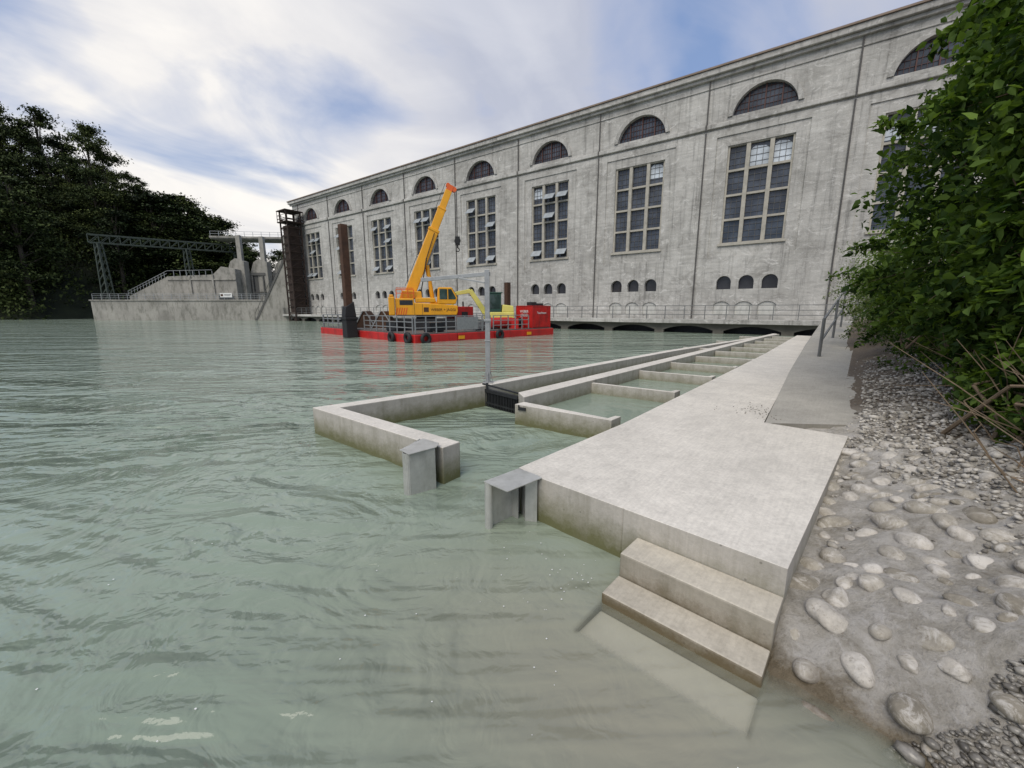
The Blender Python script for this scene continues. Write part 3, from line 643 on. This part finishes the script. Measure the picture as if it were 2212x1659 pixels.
for k,(x,y,mm) in enumerate(((2.2,1.2,'dark'),(5.6,1.1,'steel'),(1.1,4.2,'dark'),(6.9,1.9,'dark'))):
    gp=btrans(x,y); g=MB().box(-.55,.55,-.4,.4,.08,.62)
    for j in range(4): g.box(-.6,.6,-.42,-.405,.12+j*.13,.2+j*.13)
    g.box(-.5,-.35,-.4,.4,0,.08).box(.35,.5,-.4,.4,0,.08)
    link('deck_crate',g,M[mm],loc=(gp.x,gp.y,.56),rot=(0,0,BR+.2*k),label='dark slatted steel crate on the barge deck',cat='crate',group='crates on the barge')
# ------------------------------------------------------------------ fish ladder
def strip(pts,th,side=1):
    P=[Vector(p) for p in pts]; off=[]
    for i,p in enumerate(P):
        ds=[]
        if i>0: ds.append((P[i]-P[i-1]).normalized())
        if i<len(P)-1: ds.append((P[i+1]-P[i]).normalized())
        n=sum((Vector((d.y,-d.x)) for d in ds),Vector((0,0))).normalized()
        k=1/max(.5,n.dot(Vector((ds[0].y,-ds[0].x)))); off.append(p+n*th*k*side)
    return [tuple(p) for p in P]+[tuple(p) for p in reversed(off)]
FL=link('fish_ladder',None,loc=(0,7,0),label='pale concrete fish ladder channel with cross walls in water',cat='fish ladder')
def FLp(name,mb,mat,bv=.012):
    mb.v=[(x,y-7,z) for x,y,z in mb.v]; return link(name,mb,mat,FL,bevel=bv)
outer=[(-.80,4.37),(-3.25,6.30),(-.72,8.42),(6.06,15.57),(14.73,23.9),(17.3,26.4)]
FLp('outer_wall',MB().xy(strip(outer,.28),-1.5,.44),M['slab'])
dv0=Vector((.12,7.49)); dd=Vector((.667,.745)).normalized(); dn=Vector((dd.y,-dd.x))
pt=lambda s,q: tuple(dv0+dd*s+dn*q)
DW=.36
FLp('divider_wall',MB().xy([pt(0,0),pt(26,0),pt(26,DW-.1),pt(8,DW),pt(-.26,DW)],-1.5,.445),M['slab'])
cr=[-.40,2.2,4.68,6.95,9.3,11.7,14.1,16.5,18.9,21.3,23.7]
for k,s in enumerate(cr):
    e=2.06; zt_=.36 if k==0 else .385
    poly=[pt(s-.02,DW+.003),pt(s+.16,e-.02),pt(s+.36,e+.0),pt(s+.38,e+.09),pt(s+.07,e+.09),pt(s-.11,DW+.003)]
    if k==0: poly[0]=pt(s+.14,DW+.003)
    FLp('cross_wall',MB().xy(poly,-1.5,zt_),M['slab'],.008)
    if k<len(cr)-1:
        z=.15+.012*k; s1=cr[k+1]
        pl=[pt(s+.0,DW-.02),pt(s+.1,e+.05),pt(s+.15,2.56),pt(s1+.05,2.56),pt(s1+.05,e+.05),pt(s1-.05,DW-.02)]
        link('pool_water',MB().add([(x,y,z) for x,y in pl],[(0,1,2,3,4,5)]),M['pool'],kind='structure')
for k in (5,7,9):
    a=pt(2.5*k,-1.2); b2=pt(2.5*k,-.002); c2=pt(2.5*k+.18,-.002); d2=pt(2.5*k+.18,-1.2)
    FLp('cross_wall',MB().xy([a,b2,c2,d2],-1.5,.38),M['slab'],.008)
mb=MB(); p=Vector((-.62,8.28,0)); q=Vector((.12,7.48,0))
for k in range(24):
    a=p.lerp(q,k/23); mb.beam(a+Vector((0,0,-.8)),a+Vector((0,0,.32)),.014,.05)
mb.beam(p+Vector((0,0,.34)),q+Vector((0,0,.34)),.07); mb.beam(p+Vector((0,0,.08)),q+Vector((0,0,.08)),.03)
mb.beam(p+Vector((0,.06,-.4)),q+Vector((0,.06,-.4)),.01,1.4)
mb.beam(p+Vector((0,.03,.46)),q+Vector((0,.03,.42)),.03); mb.beam(p+Vector((.1,-.1,.3)),p+Vector((.1,-.1,.5)),.05)
FLp('screen',mb,M['dark'],0)
mb=MB(); c1=Vector((*pt(-.52,DW+.10),.30)); mb.beam(c1,c1+Vector((.12,-.08,0)),.02,.05); mb.beam(c1+Vector((.0,0,-.03)),c1+Vector((.0,0,.06)),.02)
FLp('bracket',mb,M['dark'],0)
PL=link('platform',None,loc=(1.69,2.19,0),label='smooth pale concrete landing platform beside the fish ladder',cat='platform')
def PLp(name,mb,mat,bv=.012,label=None):
    mb.v=[(x-1.69,y-2.19,z) for x,y,z in mb.v]; return link(name,mb,mat,PL,bevel=bv,label=label)
def lerp2(a,b,t): return (a[0]+(b[0]-a[0])*t,a[1]+(b[1]-a[1])*t)
jf=lerp2((.26,3.54),(1.69,2.19),.44); jd=(.727,-.686)
top=[(.26,3.54),(jf[0]-jd[0]*.006,jf[1]-jd[1]*.006),(jf[0]+.006,jf[1]+.008),(jf[0]+jd[0]*.006,jf[1]+jd[1]*.006),(1.69,2.19),(4.23,4.80),(3.56,5.43),(6.5,9.25),(10.55,14.35),(18.4,24.3),(17.8,25.0),(9.04,14.24),(4.84,9.25),(1.54,5.36),(.07,3.79)]
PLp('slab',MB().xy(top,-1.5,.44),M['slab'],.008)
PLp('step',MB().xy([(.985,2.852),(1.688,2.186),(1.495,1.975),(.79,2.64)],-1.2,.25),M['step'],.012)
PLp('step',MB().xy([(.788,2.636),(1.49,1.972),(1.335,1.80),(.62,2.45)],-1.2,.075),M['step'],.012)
PLp('step',MB().xy([(.62,2.446),(1.33,1.80),(1.10,1.545),(.38,2.205)],-1.2,-.06),M['sub'],.012,label='pale concrete step lying under the water')
V=[(3.575,5.43,.43),(4.74,5.22,.46),(11.3,12.7,.80),(21.5,24.2,1.32),(18.9,24.6,1.30),(10.57,14.35,.78),(6.52,9.25,.58)]
mb=MB(); n=len(V); mb.add([(x,y,-.5) for x,y,z in V]+V,[tuple(range(n-1,-1,-1)),tuple(range(n,2*n))]+[(k,(k+1)%n,n+(k+1)%n,n+k) for k in range(n)])
link('ramp',mb.mesh('ramp'),M['oldslab'],kind='structure')
def plate_path(mb,pts,th,z0,z1):
    for a,b2 in zip(pts[:-1],pts[1:]):
        a=Vector(a);b2=Vector(b2);d=(b2-a).normalized();n=Vector((-d.y,d.x))*th/2
        mb.xy([tuple(a-n),tuple(b2-n),tuple(b2+n),tuple(a+n)],z0,z1)
gx,gy=-1.0,4.35
g=link('guide_channel',None,loc=(gx,gy,0),label='stainless steel guide channel fixed to the wall end',cat='guide rail',group='steel guides at the fish ladder entrance')
path=[(-1.11,4.60),(-1.19,4.30)]
for k in range(7):
    t=math.radians(200+k*16); path.append((-1.135+.06*math.cos(t),4.135+.06*math.sin(t)))
path+=[(-.87,4.27)]
loc=lambda L_,ox,oy:[(x-ox,y-oy) for x,y in L_]
mb=MB(); plate_path(mb,loc(path,gx,gy),.008,-1.2,.475); plate_path(mb,loc([(-.87,4.27),(-.92,4.33)],gx,gy),.008,-1.2,.475)
link('channel',mb,M['inox'],g)
link('cap_plate',MB().xy(loc([(-1.24,4.18),(-1.07,4.58),(-.845,4.41),(-.85,4.27),(-1.10,4.04)],gx,gy),.478,.485),M['inox'],g)
gx,gy=.05,3.5
g=link('guide_channel',None,loc=(gx,gy,0),label='stainless steel guide channel at the platform corner',cat='guide rail',group='steel guides at the fish ladder entrance')
mb=MB().cyl((-.215-gx,3.43-gy,-1.2),(-.215-gx,3.43-gy,.445),.038,n=14)
plate_path(mb,loc([(-.20,3.46),(.05,3.70),(.08,3.77)],gx,gy),.008,-1.2,.44); plate_path(mb,loc([(.10,3.70),(.13,3.55),(.24,3.53)],gx,gy),.008,-1.2,.44); plate_path(mb,loc([(.00,3.65),(.06,3.58)],gx,gy),.008,-1.2,.44)
link('channel',mb,M['inox'],g)
link('cap_plate',MB().xy(loc([(-.26,3.43),(-.04,3.22),(.28,3.51),(.25,3.56),(.07,3.74)],gx,gy),.446,.453),M['inox'],g)
DP=link('davit_post',None,loc=(-.52,8.55,.44),label='galvanised steel davit post with horizontal arm on the wall',cat='post')
mb=MB().box(-.11,.11,-.11,.11,0,.02).box(-.05,.05,-.05,.05,.02,2.38)
for a_ in range(4):
    c_,s_=math.cos(a_*math.pi/2),math.sin(a_*math.pi/2); mb.beam((c_*.1,s_*.1,.01),(c_*.055,s_*.055,.24),.012,.03)
mb.box(-.075,.075,-.075,.075,1.32,1.37).box(-.065,.065,-.065,.065,.9,.92)
link('post',mb,M['steel'],DP,bevel=.004)
mb=MB().beam((.06,0,2.3),(-1.45,.35,2.2),.05,.08).beam((-.05,0,2.12),(-.6,.13,2.22),.025,.035).beam((-1.3,.32,2.27),(-1.3,.32,2.0),.02,.02)
link('arm',mb,M['steel'],DP,bevel=.004)
mb=MB(); a_=Vector((8.75,11.3,.55)); b_=Vector((16.6,20.3,1.15))
H0,H1=1.2,1.9
for t,w_ in ((0,.06),(.5,.06),(1,.06)):
    p=a_.lerp(b_,t); h=H0+(H1-H0)*t; mb.beam(p,p+Vector((0,0,h)),w_)
for f_ in (.5,1.): mb.beam(a_+Vector((0,0,H0*f_)),b_+Vector((0,0,H1*f_)),.05)
link('handrail',mb,M['railgrey'],label='weathered steel handrail climbing beside the concrete ramp',cat='railing')
# ------------------------------------------------------------------ stones
def stonemesh(k,sub=3):
    import bmesh
    bm=bmesh.new(); bmesh.ops.create_icosphere(bm,subdivisions=sub,radius=1)
    r=np.random.default_rng(k); W=r.normal(0,1.1,(4,3)); ph=r.uniform(0,6,4); A_=r.uniform(.04,.12,4)
    for v in bm.verts:
        c=np.array(v.co); d=1+sum(A_[i]*math.sin(W[i]@c*1.8+ph[i]) for i in range(4)); 
        v.co=Vector(c*d); v.co.z*=.62; v.co.y*=.74
    me=bpy.data.meshes.new('river_stone'); bm.to_mesh(me); bm.free(); me.polygons.foreach_set('use_smooth',[True]*len(me.polygons)); return me
def stonemat():
    m,nt,b=newmat('river_stone'); oi=N(nt,'ShaderNodeObjectInfo'); P=N(nt,'ShaderNodeNewGeometry').outputs['Position']
    c=ramp(nt,oi.outputs['Random'],[(0.,(.23,.205,.16)),(.3,(.34,.31,.255)),(.65,(.43,.395,.34)),(1.,(.53,.495,.44))])
    c=mixc(nt,1.,c,ramp(nt,noise(nt,P,14,8,.75),[(.3,.65),(.7,1.2)]),'MULTIPLY')
    c=mixc(nt,ramp(nt,noise(nt,P,9,7,.75,1.),[(.48,0.),(.60,.6)]),c,(.60,.57,.525))
    c=mixc(nt,ramp(nt,noise(nt,P,45,4,.7),[(.56,0.),(.66,.5)]),c,(.17,.145,.11))
    sep=N(nt,'ShaderNodeSeparateXYZ'); nt.links.new(P,sep.inputs[0])
    c=mixc(nt,ramp(nt,sep.outputs[2],[(.03,.65),(.11,0.)]),c,(.12,.09,.055))
    nt.links.new(c,b.inputs['Base Color']); nt.links.new(ramp(nt,sep.outputs[2],[(.03,.22),(.13,.8)]),b.inputs['Roughness'])
    bump(nt,b,noise(nt,P,50,6,.75),.6,.008); return m
M['stone']=stonemat(); SM=[stonemesh(k) for k in range(8)]
for s_ in SM: s_.materials.append(M['stone'])
pts=[]; tries=0
while len(pts)<160 and tries<16000:
    tries+=1
    s=rng.uniform(-.75,3.2); q=rng.uniform(.04,2.0); 
    if q>1.5-.34*s and rng.uniform()>.2: continue
    if q>.80+.92*(s+.27) and s<.3: continue
    r=rng.uniform(.060,.112) if len(pts)<90 else rng.uniform(.032,.055)
    if s>1.4: r*=.85
    if s>.8 and q<.11: continue
    if all(math.hypot(s-a,q-b2)>(r+c2)*1.08 for a,b2,c2 in pts): pts.append((s,q,r))
for s,q,r in pts:
    z=float(bankz(s,q))
    o=link('river_stone',SM[rng.integers(0,8)],None,loc=SQ(s,q,z+r*rng.uniform(-.42,-.08)),rot=(rng.uniform(-.3,.3)+.12,rng.uniform(-.3,.3),rng.uniform(0,6.3)),label='rounded river stone set in pale mortar on the bank',cat='stone',group='river stones set in the bank')
    o.scale=(r*1.25,r*1.2,r*1.1)
import bmesh as _b
bm=_b.new(); _b.ops.create_icosphere(bm,subdivisions=1,radius=1); iv=np.array([v.co[:] for v in bm.verts]); itf=np.array([[v.index for v in f.verts] for f in bm.faces]); bm.free()
def gravel(name,S_,Q_,R_,lab,dark=0.,mat='gravel'):
    n=len(S_); V=np.zeros((n,len(iv),3)); z=bankz(S_,Q_)
    for k in range(n):
        a=rng.uniform(0,6.3); sc_=R_[k]*np.array([rng.uniform(.9,1.5),rng.uniform(.7,1.),rng.uniform(.4,.75)])
        v=iv*sc_*(1+rng.uniform(-.14,.14,(len(iv),1))); c_,s_=math.cos(a),math.sin(a); t=rng.uniform(-.5,.5)
        v=v@np.array([[1,0,0],[0,math.cos(t),math.sin(t)],[0,-math.sin(t),math.cos(t)]])
        x=v[:,0]*c_-v[:,1]*s_; y=v[:,0]*s_+v[:,1]*c_
        p=C0+D0*S_[k]+N0*Q_[k]; V[k,:,0]=x+p[0]; V[k,:,1]=y+p[1]; V[k,:,2]=v[:,2]+z[k]+R_[k]*rng.uniform(.0,.8)
    F=(itf[None]+np.arange(n)[:,None,None]*len(iv)).reshape(-1,3)
    at=np.repeat(rng.uniform(0,1,n)*(1-dark),len(iv))
    return link(name,npmesh(name,V.reshape(-1,3),F,{'v':at},True),M[mat],kind='stuff',label=lab,cat='gravel')
def gm_(name,rough,k=1.):
    m,nt,b=newmat(name); at=N(nt,'ShaderNodeAttribute',attribute_name='v').outputs['Fac']
    c=ramp(nt,at,[(0.,(.09*k,.082*k,.07*k)),(.2,(.22*k,.20*k,.17*k)),(.6,(.37*k,.345*k,.30*k)),(1.,(.56*k,.53*k,.475*k))])
    c=mixc(nt,1.,c,ramp(nt,noise(nt,N(nt,'ShaderNodeNewGeometry').outputs['Position'],60,4,.6),[(.3,.75),(.7,1.15)]),'MULTIPLY')
    nt.links.new(c,b.inputs['Base Color']); b.inputs['Roughness'].default_value=rough; return m
M['gravel']=gm_('gravel',.75); M['wetgravel']=gm_('wet_gravel',.25,.6)
n=38000; S_=rng.uniform(.3,11,n); Q_=rng.uniform(.12,2.6,n)
edge=1.40-.38*S_+.14*np.sin(S_*5)+.1*np.sin(S_*11+Q_*7)
dens=np.clip((Q_-edge)*2,0,1)*(S_<3.6)+(S_>=3.6)*np.clip(1.3-(Q_-.15)*.3,0,1)*(Q_>.28)
dens=np.maximum(dens*np.clip(1.15-S_*.10,0.12,1)*np.clip(1.7-Q_*.55,.1,1)*.9,.03*(S_>.8))
keep=rng.uniform(0,1,n)<dens; S_=S_[keep];Q_=Q_[keep]; gravel('gravel',S_,Q_,rng.gamma(2.6,.0043,len(S_))+.006,'loose grey and beige river gravel on the bank')
n=11000; S_=rng.uniform(-.95,.45,n); Q_=rng.uniform(.3,2.6,n); k_=(Q_>.74+.92*(S_+.27)+.06*np.sin(S_*17))&(Q_<2.4)&(S_>-.58); gravel('wet_gravel',S_[k_],Q_[k_],rng.gamma(4,.0026,k_.sum())+.005,'dark wet gravel at the edge of the water',.25,'wetgravel')
n=110; PX=rng.normal(3.95,.24,n); PY=rng.normal(6.0,.26,n); Vv=[]
for k in range(n):
    r=rng.uniform(.004,.013); Vv.append(iv*np.array([r,r*.8,r*.5])+np.array([PX[k]-.1,PY[k],.443+r*.3]))
F=(itf[None]+np.arange(n)[:,None,None]*len(iv)).reshape(-1,3)
link('spilled_gravel',npmesh('spilled_gravel',np.concatenate(Vv),F,{'v':np.repeat(rng.uniform(0,.6,n),len(iv))},True),M['gravel'],kind='stuff',label='small pebbles scattered on the concrete platform',cat='gravel')
# ------------------------------------------------------------------ vegetation
def foliage(name,lobes,n,size,seed,shell=.45,droop=.3,soft=False):
    r=np.random.default_rng(seed); C=[];vv=[]
    w=np.array([l[1][0]*l[1][1]*l[1][2] for l in lobes])**.67; w/=w.sum()
    for (c,rad),wi in zip(lobes,w):
        m_=max(3,int(n*wi)); d=r.normal(0,1,(m_,3)); d/=np.linalg.norm(d,axis=1)[:,None]
        rr=(shell+(1-shell)*r.uniform(0,1,m_)**.6)[:,None]
        if soft: rr=np.minimum(np.abs(r.normal(0,.66,m_)),r.uniform(1.,1.35,m_))[:,None]
        bumpy=1+.16*np.sin(5*d[:,0:1]+seed)+.14*np.sin(6*d[:,1:2]*2+seed*2)+.12*np.sin(7*d[:,2:3]+3)
        p=np.array(c)+d*rr*np.array(rad)*bumpy; C.append(p); 
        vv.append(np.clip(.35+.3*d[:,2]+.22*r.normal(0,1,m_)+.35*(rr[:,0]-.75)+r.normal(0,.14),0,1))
    C=np.concatenate(C); vv=np.concatenate(vv); n=len(C)
    u=r.normal(0,1,(n,3)); u[:,2]-=droop; u/=np.linalg.norm(u,axis=1)[:,None]
    t=r.normal(0,.6,(n,3)); t[:,2]+=1.; t-=u*(t*u).sum(1)[:,None]; t/=np.linalg.norm(t,axis=1)[:,None]
    w_=np.cross(u,t); s=size*r.uniform(.45,1.45,n)[:,None]
    L=[C,C+u*s*.28+w_*s*.33+t*s*.07,C+u*s*.66+w_*s*.22+t*s*.05,C+u*s*1.08-t*s*.12,C+u*s*.66-w_*s*.22+t*s*.05,C+u*s*.28-w_*s*.33+t*s*.07]
    V=np.stack(L,1).reshape(-1,3); o=np.arange(n)[:,None]*6
    F=np.concatenate([o+np.array([[0,3,2,1]]),o+np.array([[0,5,4,3]])])
    return npmesh(name,V,F,{'v':np.repeat(vv,6)})
def treemesh(seed,h):
    r=np.random.default_rng(seed); lobes=[]; nl=int(r.integers(38,54))
    for k in range(nl):
        z=h*(.12+.84*r.uniform(0,1)); prof=math.sin(min(1,max(0,(z/h)))**.9*math.pi*.90+.2)
        R_=h*.22*max(.06,prof); a=r.uniform(0,6.28); rr=R_*r.uniform(.25,1.2); s=h*.048*r.uniform(.5,1.6)
        lobes.append(((rr*math.cos(a),rr*math.sin(a),z),(s*1.4,s*1.4,s*.75)))
    crown=foliage('crown',lobes,15000,h*.0155,seed,.15,soft=True)
    mb=MB(); mb.cyl((0,0,-2),(0,0,h*.5),h*.018,h*.010,8,False); mb.cyl((0,0,h*.5),(.2,0,h*.93),h*.010,h*.003,6,False)
    for (c,rd) in lobes[::2]: mb.cyl((0,0,c[2]*.72),c,h*.005,h*.001,5,False)
    return mb.mesh('trunk',False),crown
TM=[treemesh(s,24.) for s in (3,11,23,42,57)]
def tree(x,y,zt,sc_,k,lab='tall dark green broadleaf tree on the far wooded bank'):
    z0=max(-1.,float(hillh(np.array(x),np.array(y))))
    h=max(6,zt-z0); t=link('tree',None,loc=(x,y,z0),rot=(0,0,rng.uniform(0,6.3)),label=lab,cat='tree',group='trees on the wooded bank')
    f=h/24.; t.scale=(f*sc_,f*sc_,f)
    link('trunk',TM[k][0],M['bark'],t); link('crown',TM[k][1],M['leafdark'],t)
prof=[(-200,230),(-120,238),(-60,242),(-10,248),(30,250),(75,256),(120,262),(165,272),(205,284),(245,300),(285,330),(320,358),(352,385),(385,412),(415,428),(445,450),(475,474),(505,494),(532,507)]
for j,(px,py) in enumerate(prof):
    for row in range(3):
        Fd=[112,105,88 if px<110 else 104][row]+rng.uniform(-2.5,2.5)
        if px>300: Fd+=8
        if px>430: Fd+=10
        r_=(px+rng.uniform(-10,10)-1106)/875.
        dy_=[0,62,140][row]*(1 if px<330 else .4)
        top=2+(670-(py+dy_+rng.uniform(-20,30)))/875.*Fd*.965
        tree(r_*Fd,Fd,top,rng.uniform(.8,1.15)*[.95,1.2,1.5][row]*(1.0 if px<300 else 1.3 if px<400 else 1.9),(j+row)%5)
for x,y,zt,w_ in ((-77,122,22,1.1),(-63,132,21.5,1.2),(-58,134,22.,1.1),(-72,128,21,1.5),(-66,128,20.,1.6),(-60,130,20.,1.6),(-54,134,20.5,1.5),(-80,124,22.5,1.3)):
    tree(x,y,zt,w_,int(rng.integers(0,5)),'slender young tree beyond the weir bridge')
lob=[]
for k in range(240):
    u=rng.uniform(); x=-150+u*84; ymin=84 if x<-100 else 102; y=ymin+rng.uniform(0,1)**1.5*26
    z=float(hillh(np.array(x),np.array(y))); lob.append(((x,y,max(z,0)+2.0),(4.6,3.6,3.8)))
link('undergrowth',foliage('undergrowth',lob,52000,.6,5,.3),M['leafdark'],kind='stuff',label='dark undergrowth below the trees on the far bank',cat='undergrowth')
def bush(name,lobes,n,size,seed,mat,label,cat='bush',base=None,stems=14,sprays=0):
    bx,by,bz=base; t=link(name,None,loc=base,label=label,cat=cat)
    L=[((c[0]-bx,c[1]-by,c[2]-bz),r) for c,r in lobes]; rr=np.random.default_rng(seed)
    tips=[]
    for k in range(sprays):
        c,r=L[k%len(lobes)]; d=rr.normal(0,1,3); d[1]-=.3; d[0]-=.5; d/=np.linalg.norm(d)
        c0=np.array(c)+d*np.array(r)*.9
        for j in range(4):
            cc=c0+d*np.array(r).mean()*.13*j+np.array([0,0,-.02*j*j]); L.append((tuple(cc),(.17-.02*j,.17-.02*j,.12)))
        tips.append((Vector(c),Vector(cc)))
    link('foliage',foliage('foliage',L,n,size,seed,.3),mat,t)
    mb=MB()
    for k in range(stems):
        c,r=L[k%len(lobes)]; p=Vector((rr.normal(0,.35),rr.normal(0,.35),-.3)); q=Vector(c)+Vector(rr.normal(0,.3,3)*np.array(r)); m_=p.lerp(q,.5)+Vector((rr.normal(0,.15),rr.normal(0,.15),.25))
        mb.cyl(p,m_,.022,.015,6,False); mb.cyl(m_,q,.015,.007,6,False)
    for p,q in tips: mb.cyl(p,q,.010,.003,5,False)
    link('stem',mb.mesh('stem',False),M['twig'],t)
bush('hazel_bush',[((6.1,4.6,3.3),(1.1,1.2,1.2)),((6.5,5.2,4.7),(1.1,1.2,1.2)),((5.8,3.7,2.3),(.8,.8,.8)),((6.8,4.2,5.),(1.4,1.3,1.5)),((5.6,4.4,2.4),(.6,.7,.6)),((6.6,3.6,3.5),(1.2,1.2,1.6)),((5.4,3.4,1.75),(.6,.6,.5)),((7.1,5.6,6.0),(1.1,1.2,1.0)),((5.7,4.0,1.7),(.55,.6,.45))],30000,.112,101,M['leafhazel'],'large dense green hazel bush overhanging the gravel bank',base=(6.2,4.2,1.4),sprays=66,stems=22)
bush('hazel_bush',[((7.3,6.9,4.2),(1.25,1.3,1.3)),((7.8,7.2,2.9),(1.2,1.3,1.2)),((7.1,6.1,2.5),(.8,.9,.8)),((8.3,7.2,5.6),(1.3,1.3,1.1)),((6.9,5.6,1.9),(.6,.7,.5)),((8.0,6.6,6.3),(1.1,1.1,1.0)),((7.5,6.6,1.8),(.6,.7,.4))],18000,.112,102,M['leafhazel'],'tall green leafy bush growing along the ramp',base=(7.9,6.8,1.6),sprays=56)
def gl(s,q,dz,r): p=SQ(s,q); z=float(bankz(s,q)); return ((p[0],p[1],z+dz),(r,r,r*.8))
bush('shrub',[gl(2.5,1.55,.30,.32),gl(2.8,1.35,.24,.26),gl(3.3,1.5,.35,.34),gl(2.3,1.85,.45,.36),gl(3.8,1.4,.30,.30),gl(4.5,1.4,.35,.32),gl(2.9,1.9,.7,.4),gl(2.1,1.7,.3,.28)],8000,.068,107,M['leafhazel'],'low scrubby green shrub with bare stems on the bank',base=SQ(3.0,1.8,1.0),sprays=34,stems=34)
bush('shrub',[((9.8,9.8,2.0),(.9,1.1,.9)),((10.3,9.8,3.3),(1.2,1.4,1.4)),((8.7,8.2,1.7),(.8,.8,.6)),((12.2,12.4,3.0),(1.6,1.7,1.6))],11000,.10,103,M['leafhazel'],'green shrub spilling down beside the old ramp',base=(9.8,9.5,1.1),sprays=20)
bush('shrub',[((15.1,17.2,2.9),(1.0,1.1,1.2)),((15.6,16.6,4.3),(.9,1.,1.)),((14.,15.6,2.1),(.8,.9,.9)),((18.5,20.5,3.6),(1.8,1.8,1.9)),((13.1,13.9,2.2),(.9,1.,1.)),((11.7,12.6,1.9),(.8,.9,.9))],14000,.075,104,M['leaflight'],'pale green feathery shrub at the end of the ramp',base=(15.5,16.6,1.2),sprays=20)
lob=[]
for k in range(120):
    s=rng.uniform(1.9,20) if k>50 else rng.uniform(2.2,6); q=rng.uniform(1.25,3.4)+(.45 if s<3 else 0)
    if s>6: q-=.8
    z=float(bankz(s,q)); p=SQ(s,q); lob.append(((p[0],p[1],z+.10),(.30,.30,.18)))
link('ground_cover',foliage('ground_cover',lob,9500,.06,9,.1),M['leafhazel'],kind='stuff',label='low weeds and ivy covering the bank soil',cat='ground cover')
mb=MB()
for k in range(420):
    s=rng.uniform(1.4,7); q=rng.uniform(1.15,3.2); p=Vector(SQ(s,q,float(gh(s,q)))); 
    q2=p+Vector((rng.normal(0,.4),rng.normal(0,.4),rng.uniform(.05,1.0))); m_=p.lerp(q2,.5)+Vector((rng.normal(0,.12),rng.normal(0,.12),.08)); mb.cyl(p,m_,.006,.005,5,False); mb.cyl(m_,q2,.005,.002,5,False)
link('dry_twigs',mb.mesh('dry_twigs',False),M['twig'],kind='stuff',label='tangle of dry brown twigs under the bush',cat='twigs')
# ------------------------------------------------------------------ sky and light
wd=bpy.data.worlds.new('World'); sc.world=wd; wd.use_nodes=True; nt=wd.node_tree; bg=nt.nodes['Background']
sky=N(nt,'ShaderNodeTexSky'); sky.sky_type='NISHITA'; sky.sun_disc=False
sky.air_density=1.2; sky.dust_density=.6
D=N(nt,'ShaderNodeTexCoord').outputs['Generated']; sp_=N(nt,'ShaderNodeSeparateXYZ'); nt.links.new(D,sp_.inputs[0])
zc=mathn(nt,'ADD',mathn(nt,'MAXIMUM',sp_.outputs[2],0.),.26)
cx=mathn(nt,'DIVIDE',sp_.outputs[0],zc); cy=mathn(nt,'DIVIDE',sp_.outputs[1],zc)
cb=N(nt,'ShaderNodeCombineXYZ'); nt.links.new(cx,cb.inputs[0]); nt.links.new(cy,cb.inputs[1])
rot=mapping(nt,cb.outputs[0],(1,1,1),(0,0,math.radians(46)))
v=mapping(nt,rot,(1.1,.58,1)); v2=mapping(nt,rot,(2.3,1.6,1))
n1=noise(nt,v,1.,5,.48,1.0); n2=noise(nt,v2,1.,7,.54,1.)
f=mathn(nt,'ADD',mathn(nt,'MULTIPLY',n1,.74),mathn(nt,'MULTIPLY',n2,.26))
cover=ramp(nt,f,[(.40,0.),(.54,1.)])
tone=ramp(nt,f,[(.46,(5.1,5.4,6.6)),(.55,(4.7,5.0,6.0)),(.70,(7.0,7.1,7.6))])
dt=N(nt,'ShaderNodeVectorMath',operation='DOT_PRODUCT'); nt.links.new(D,dt.inputs[0]); dt.inputs[1].default_value=Vector((-.58,.80,.22)).normalized()
glw=ramp(nt,dt.outputs['Value'],[(.84,0.),(1.,1.)])
tone=mixc(nt,mathn(nt,'MULTIPLY',glw,mathn(nt,'MULTIPLY',n2,1.5)),tone,(9.8,9.4,8.8))
blue=mixc(nt,.6,sky.outputs[0],(2.7,3.8,6.6))
c=mixc(nt,cover,blue,tone)
nt.links.new(c,bg.inputs['Color']); bg.inputs['Strength'].default_value=.110
sun=bpy.data.lights.new('sun','SUN'); sun.energy=2.6; sun.angle=math.radians(45); sun.color=(1,.93,.81)
so=bpy.data.objects.new('sun',sun); COL.objects.link(so); sd=Vector((-.40,-.75,1.1)).normalized()
so.rotation_euler=(sd).to_track_quat('Z','Y').to_euler()
sky.sun_rotation=math.atan2(sd.x,sd.y); sky.sun_elevation=math.asin(sd.z)
cam=bpy.data.cameras.new('camera'); cam.sensor_width=36; cam.lens=860/2212*36; cam.clip_end=3000; cam.clip_start=.05
co=bpy.data.objects.new('camera',cam); COL.objects.link(co); co.location=(0,0,2); co.rotation_euler=(math.radians(90-10.54),0,0); sc.camera=co
sc.view_settings.view_transform='Standard'; sc.view_settings.look='None'; sc.view_settings.exposure=0
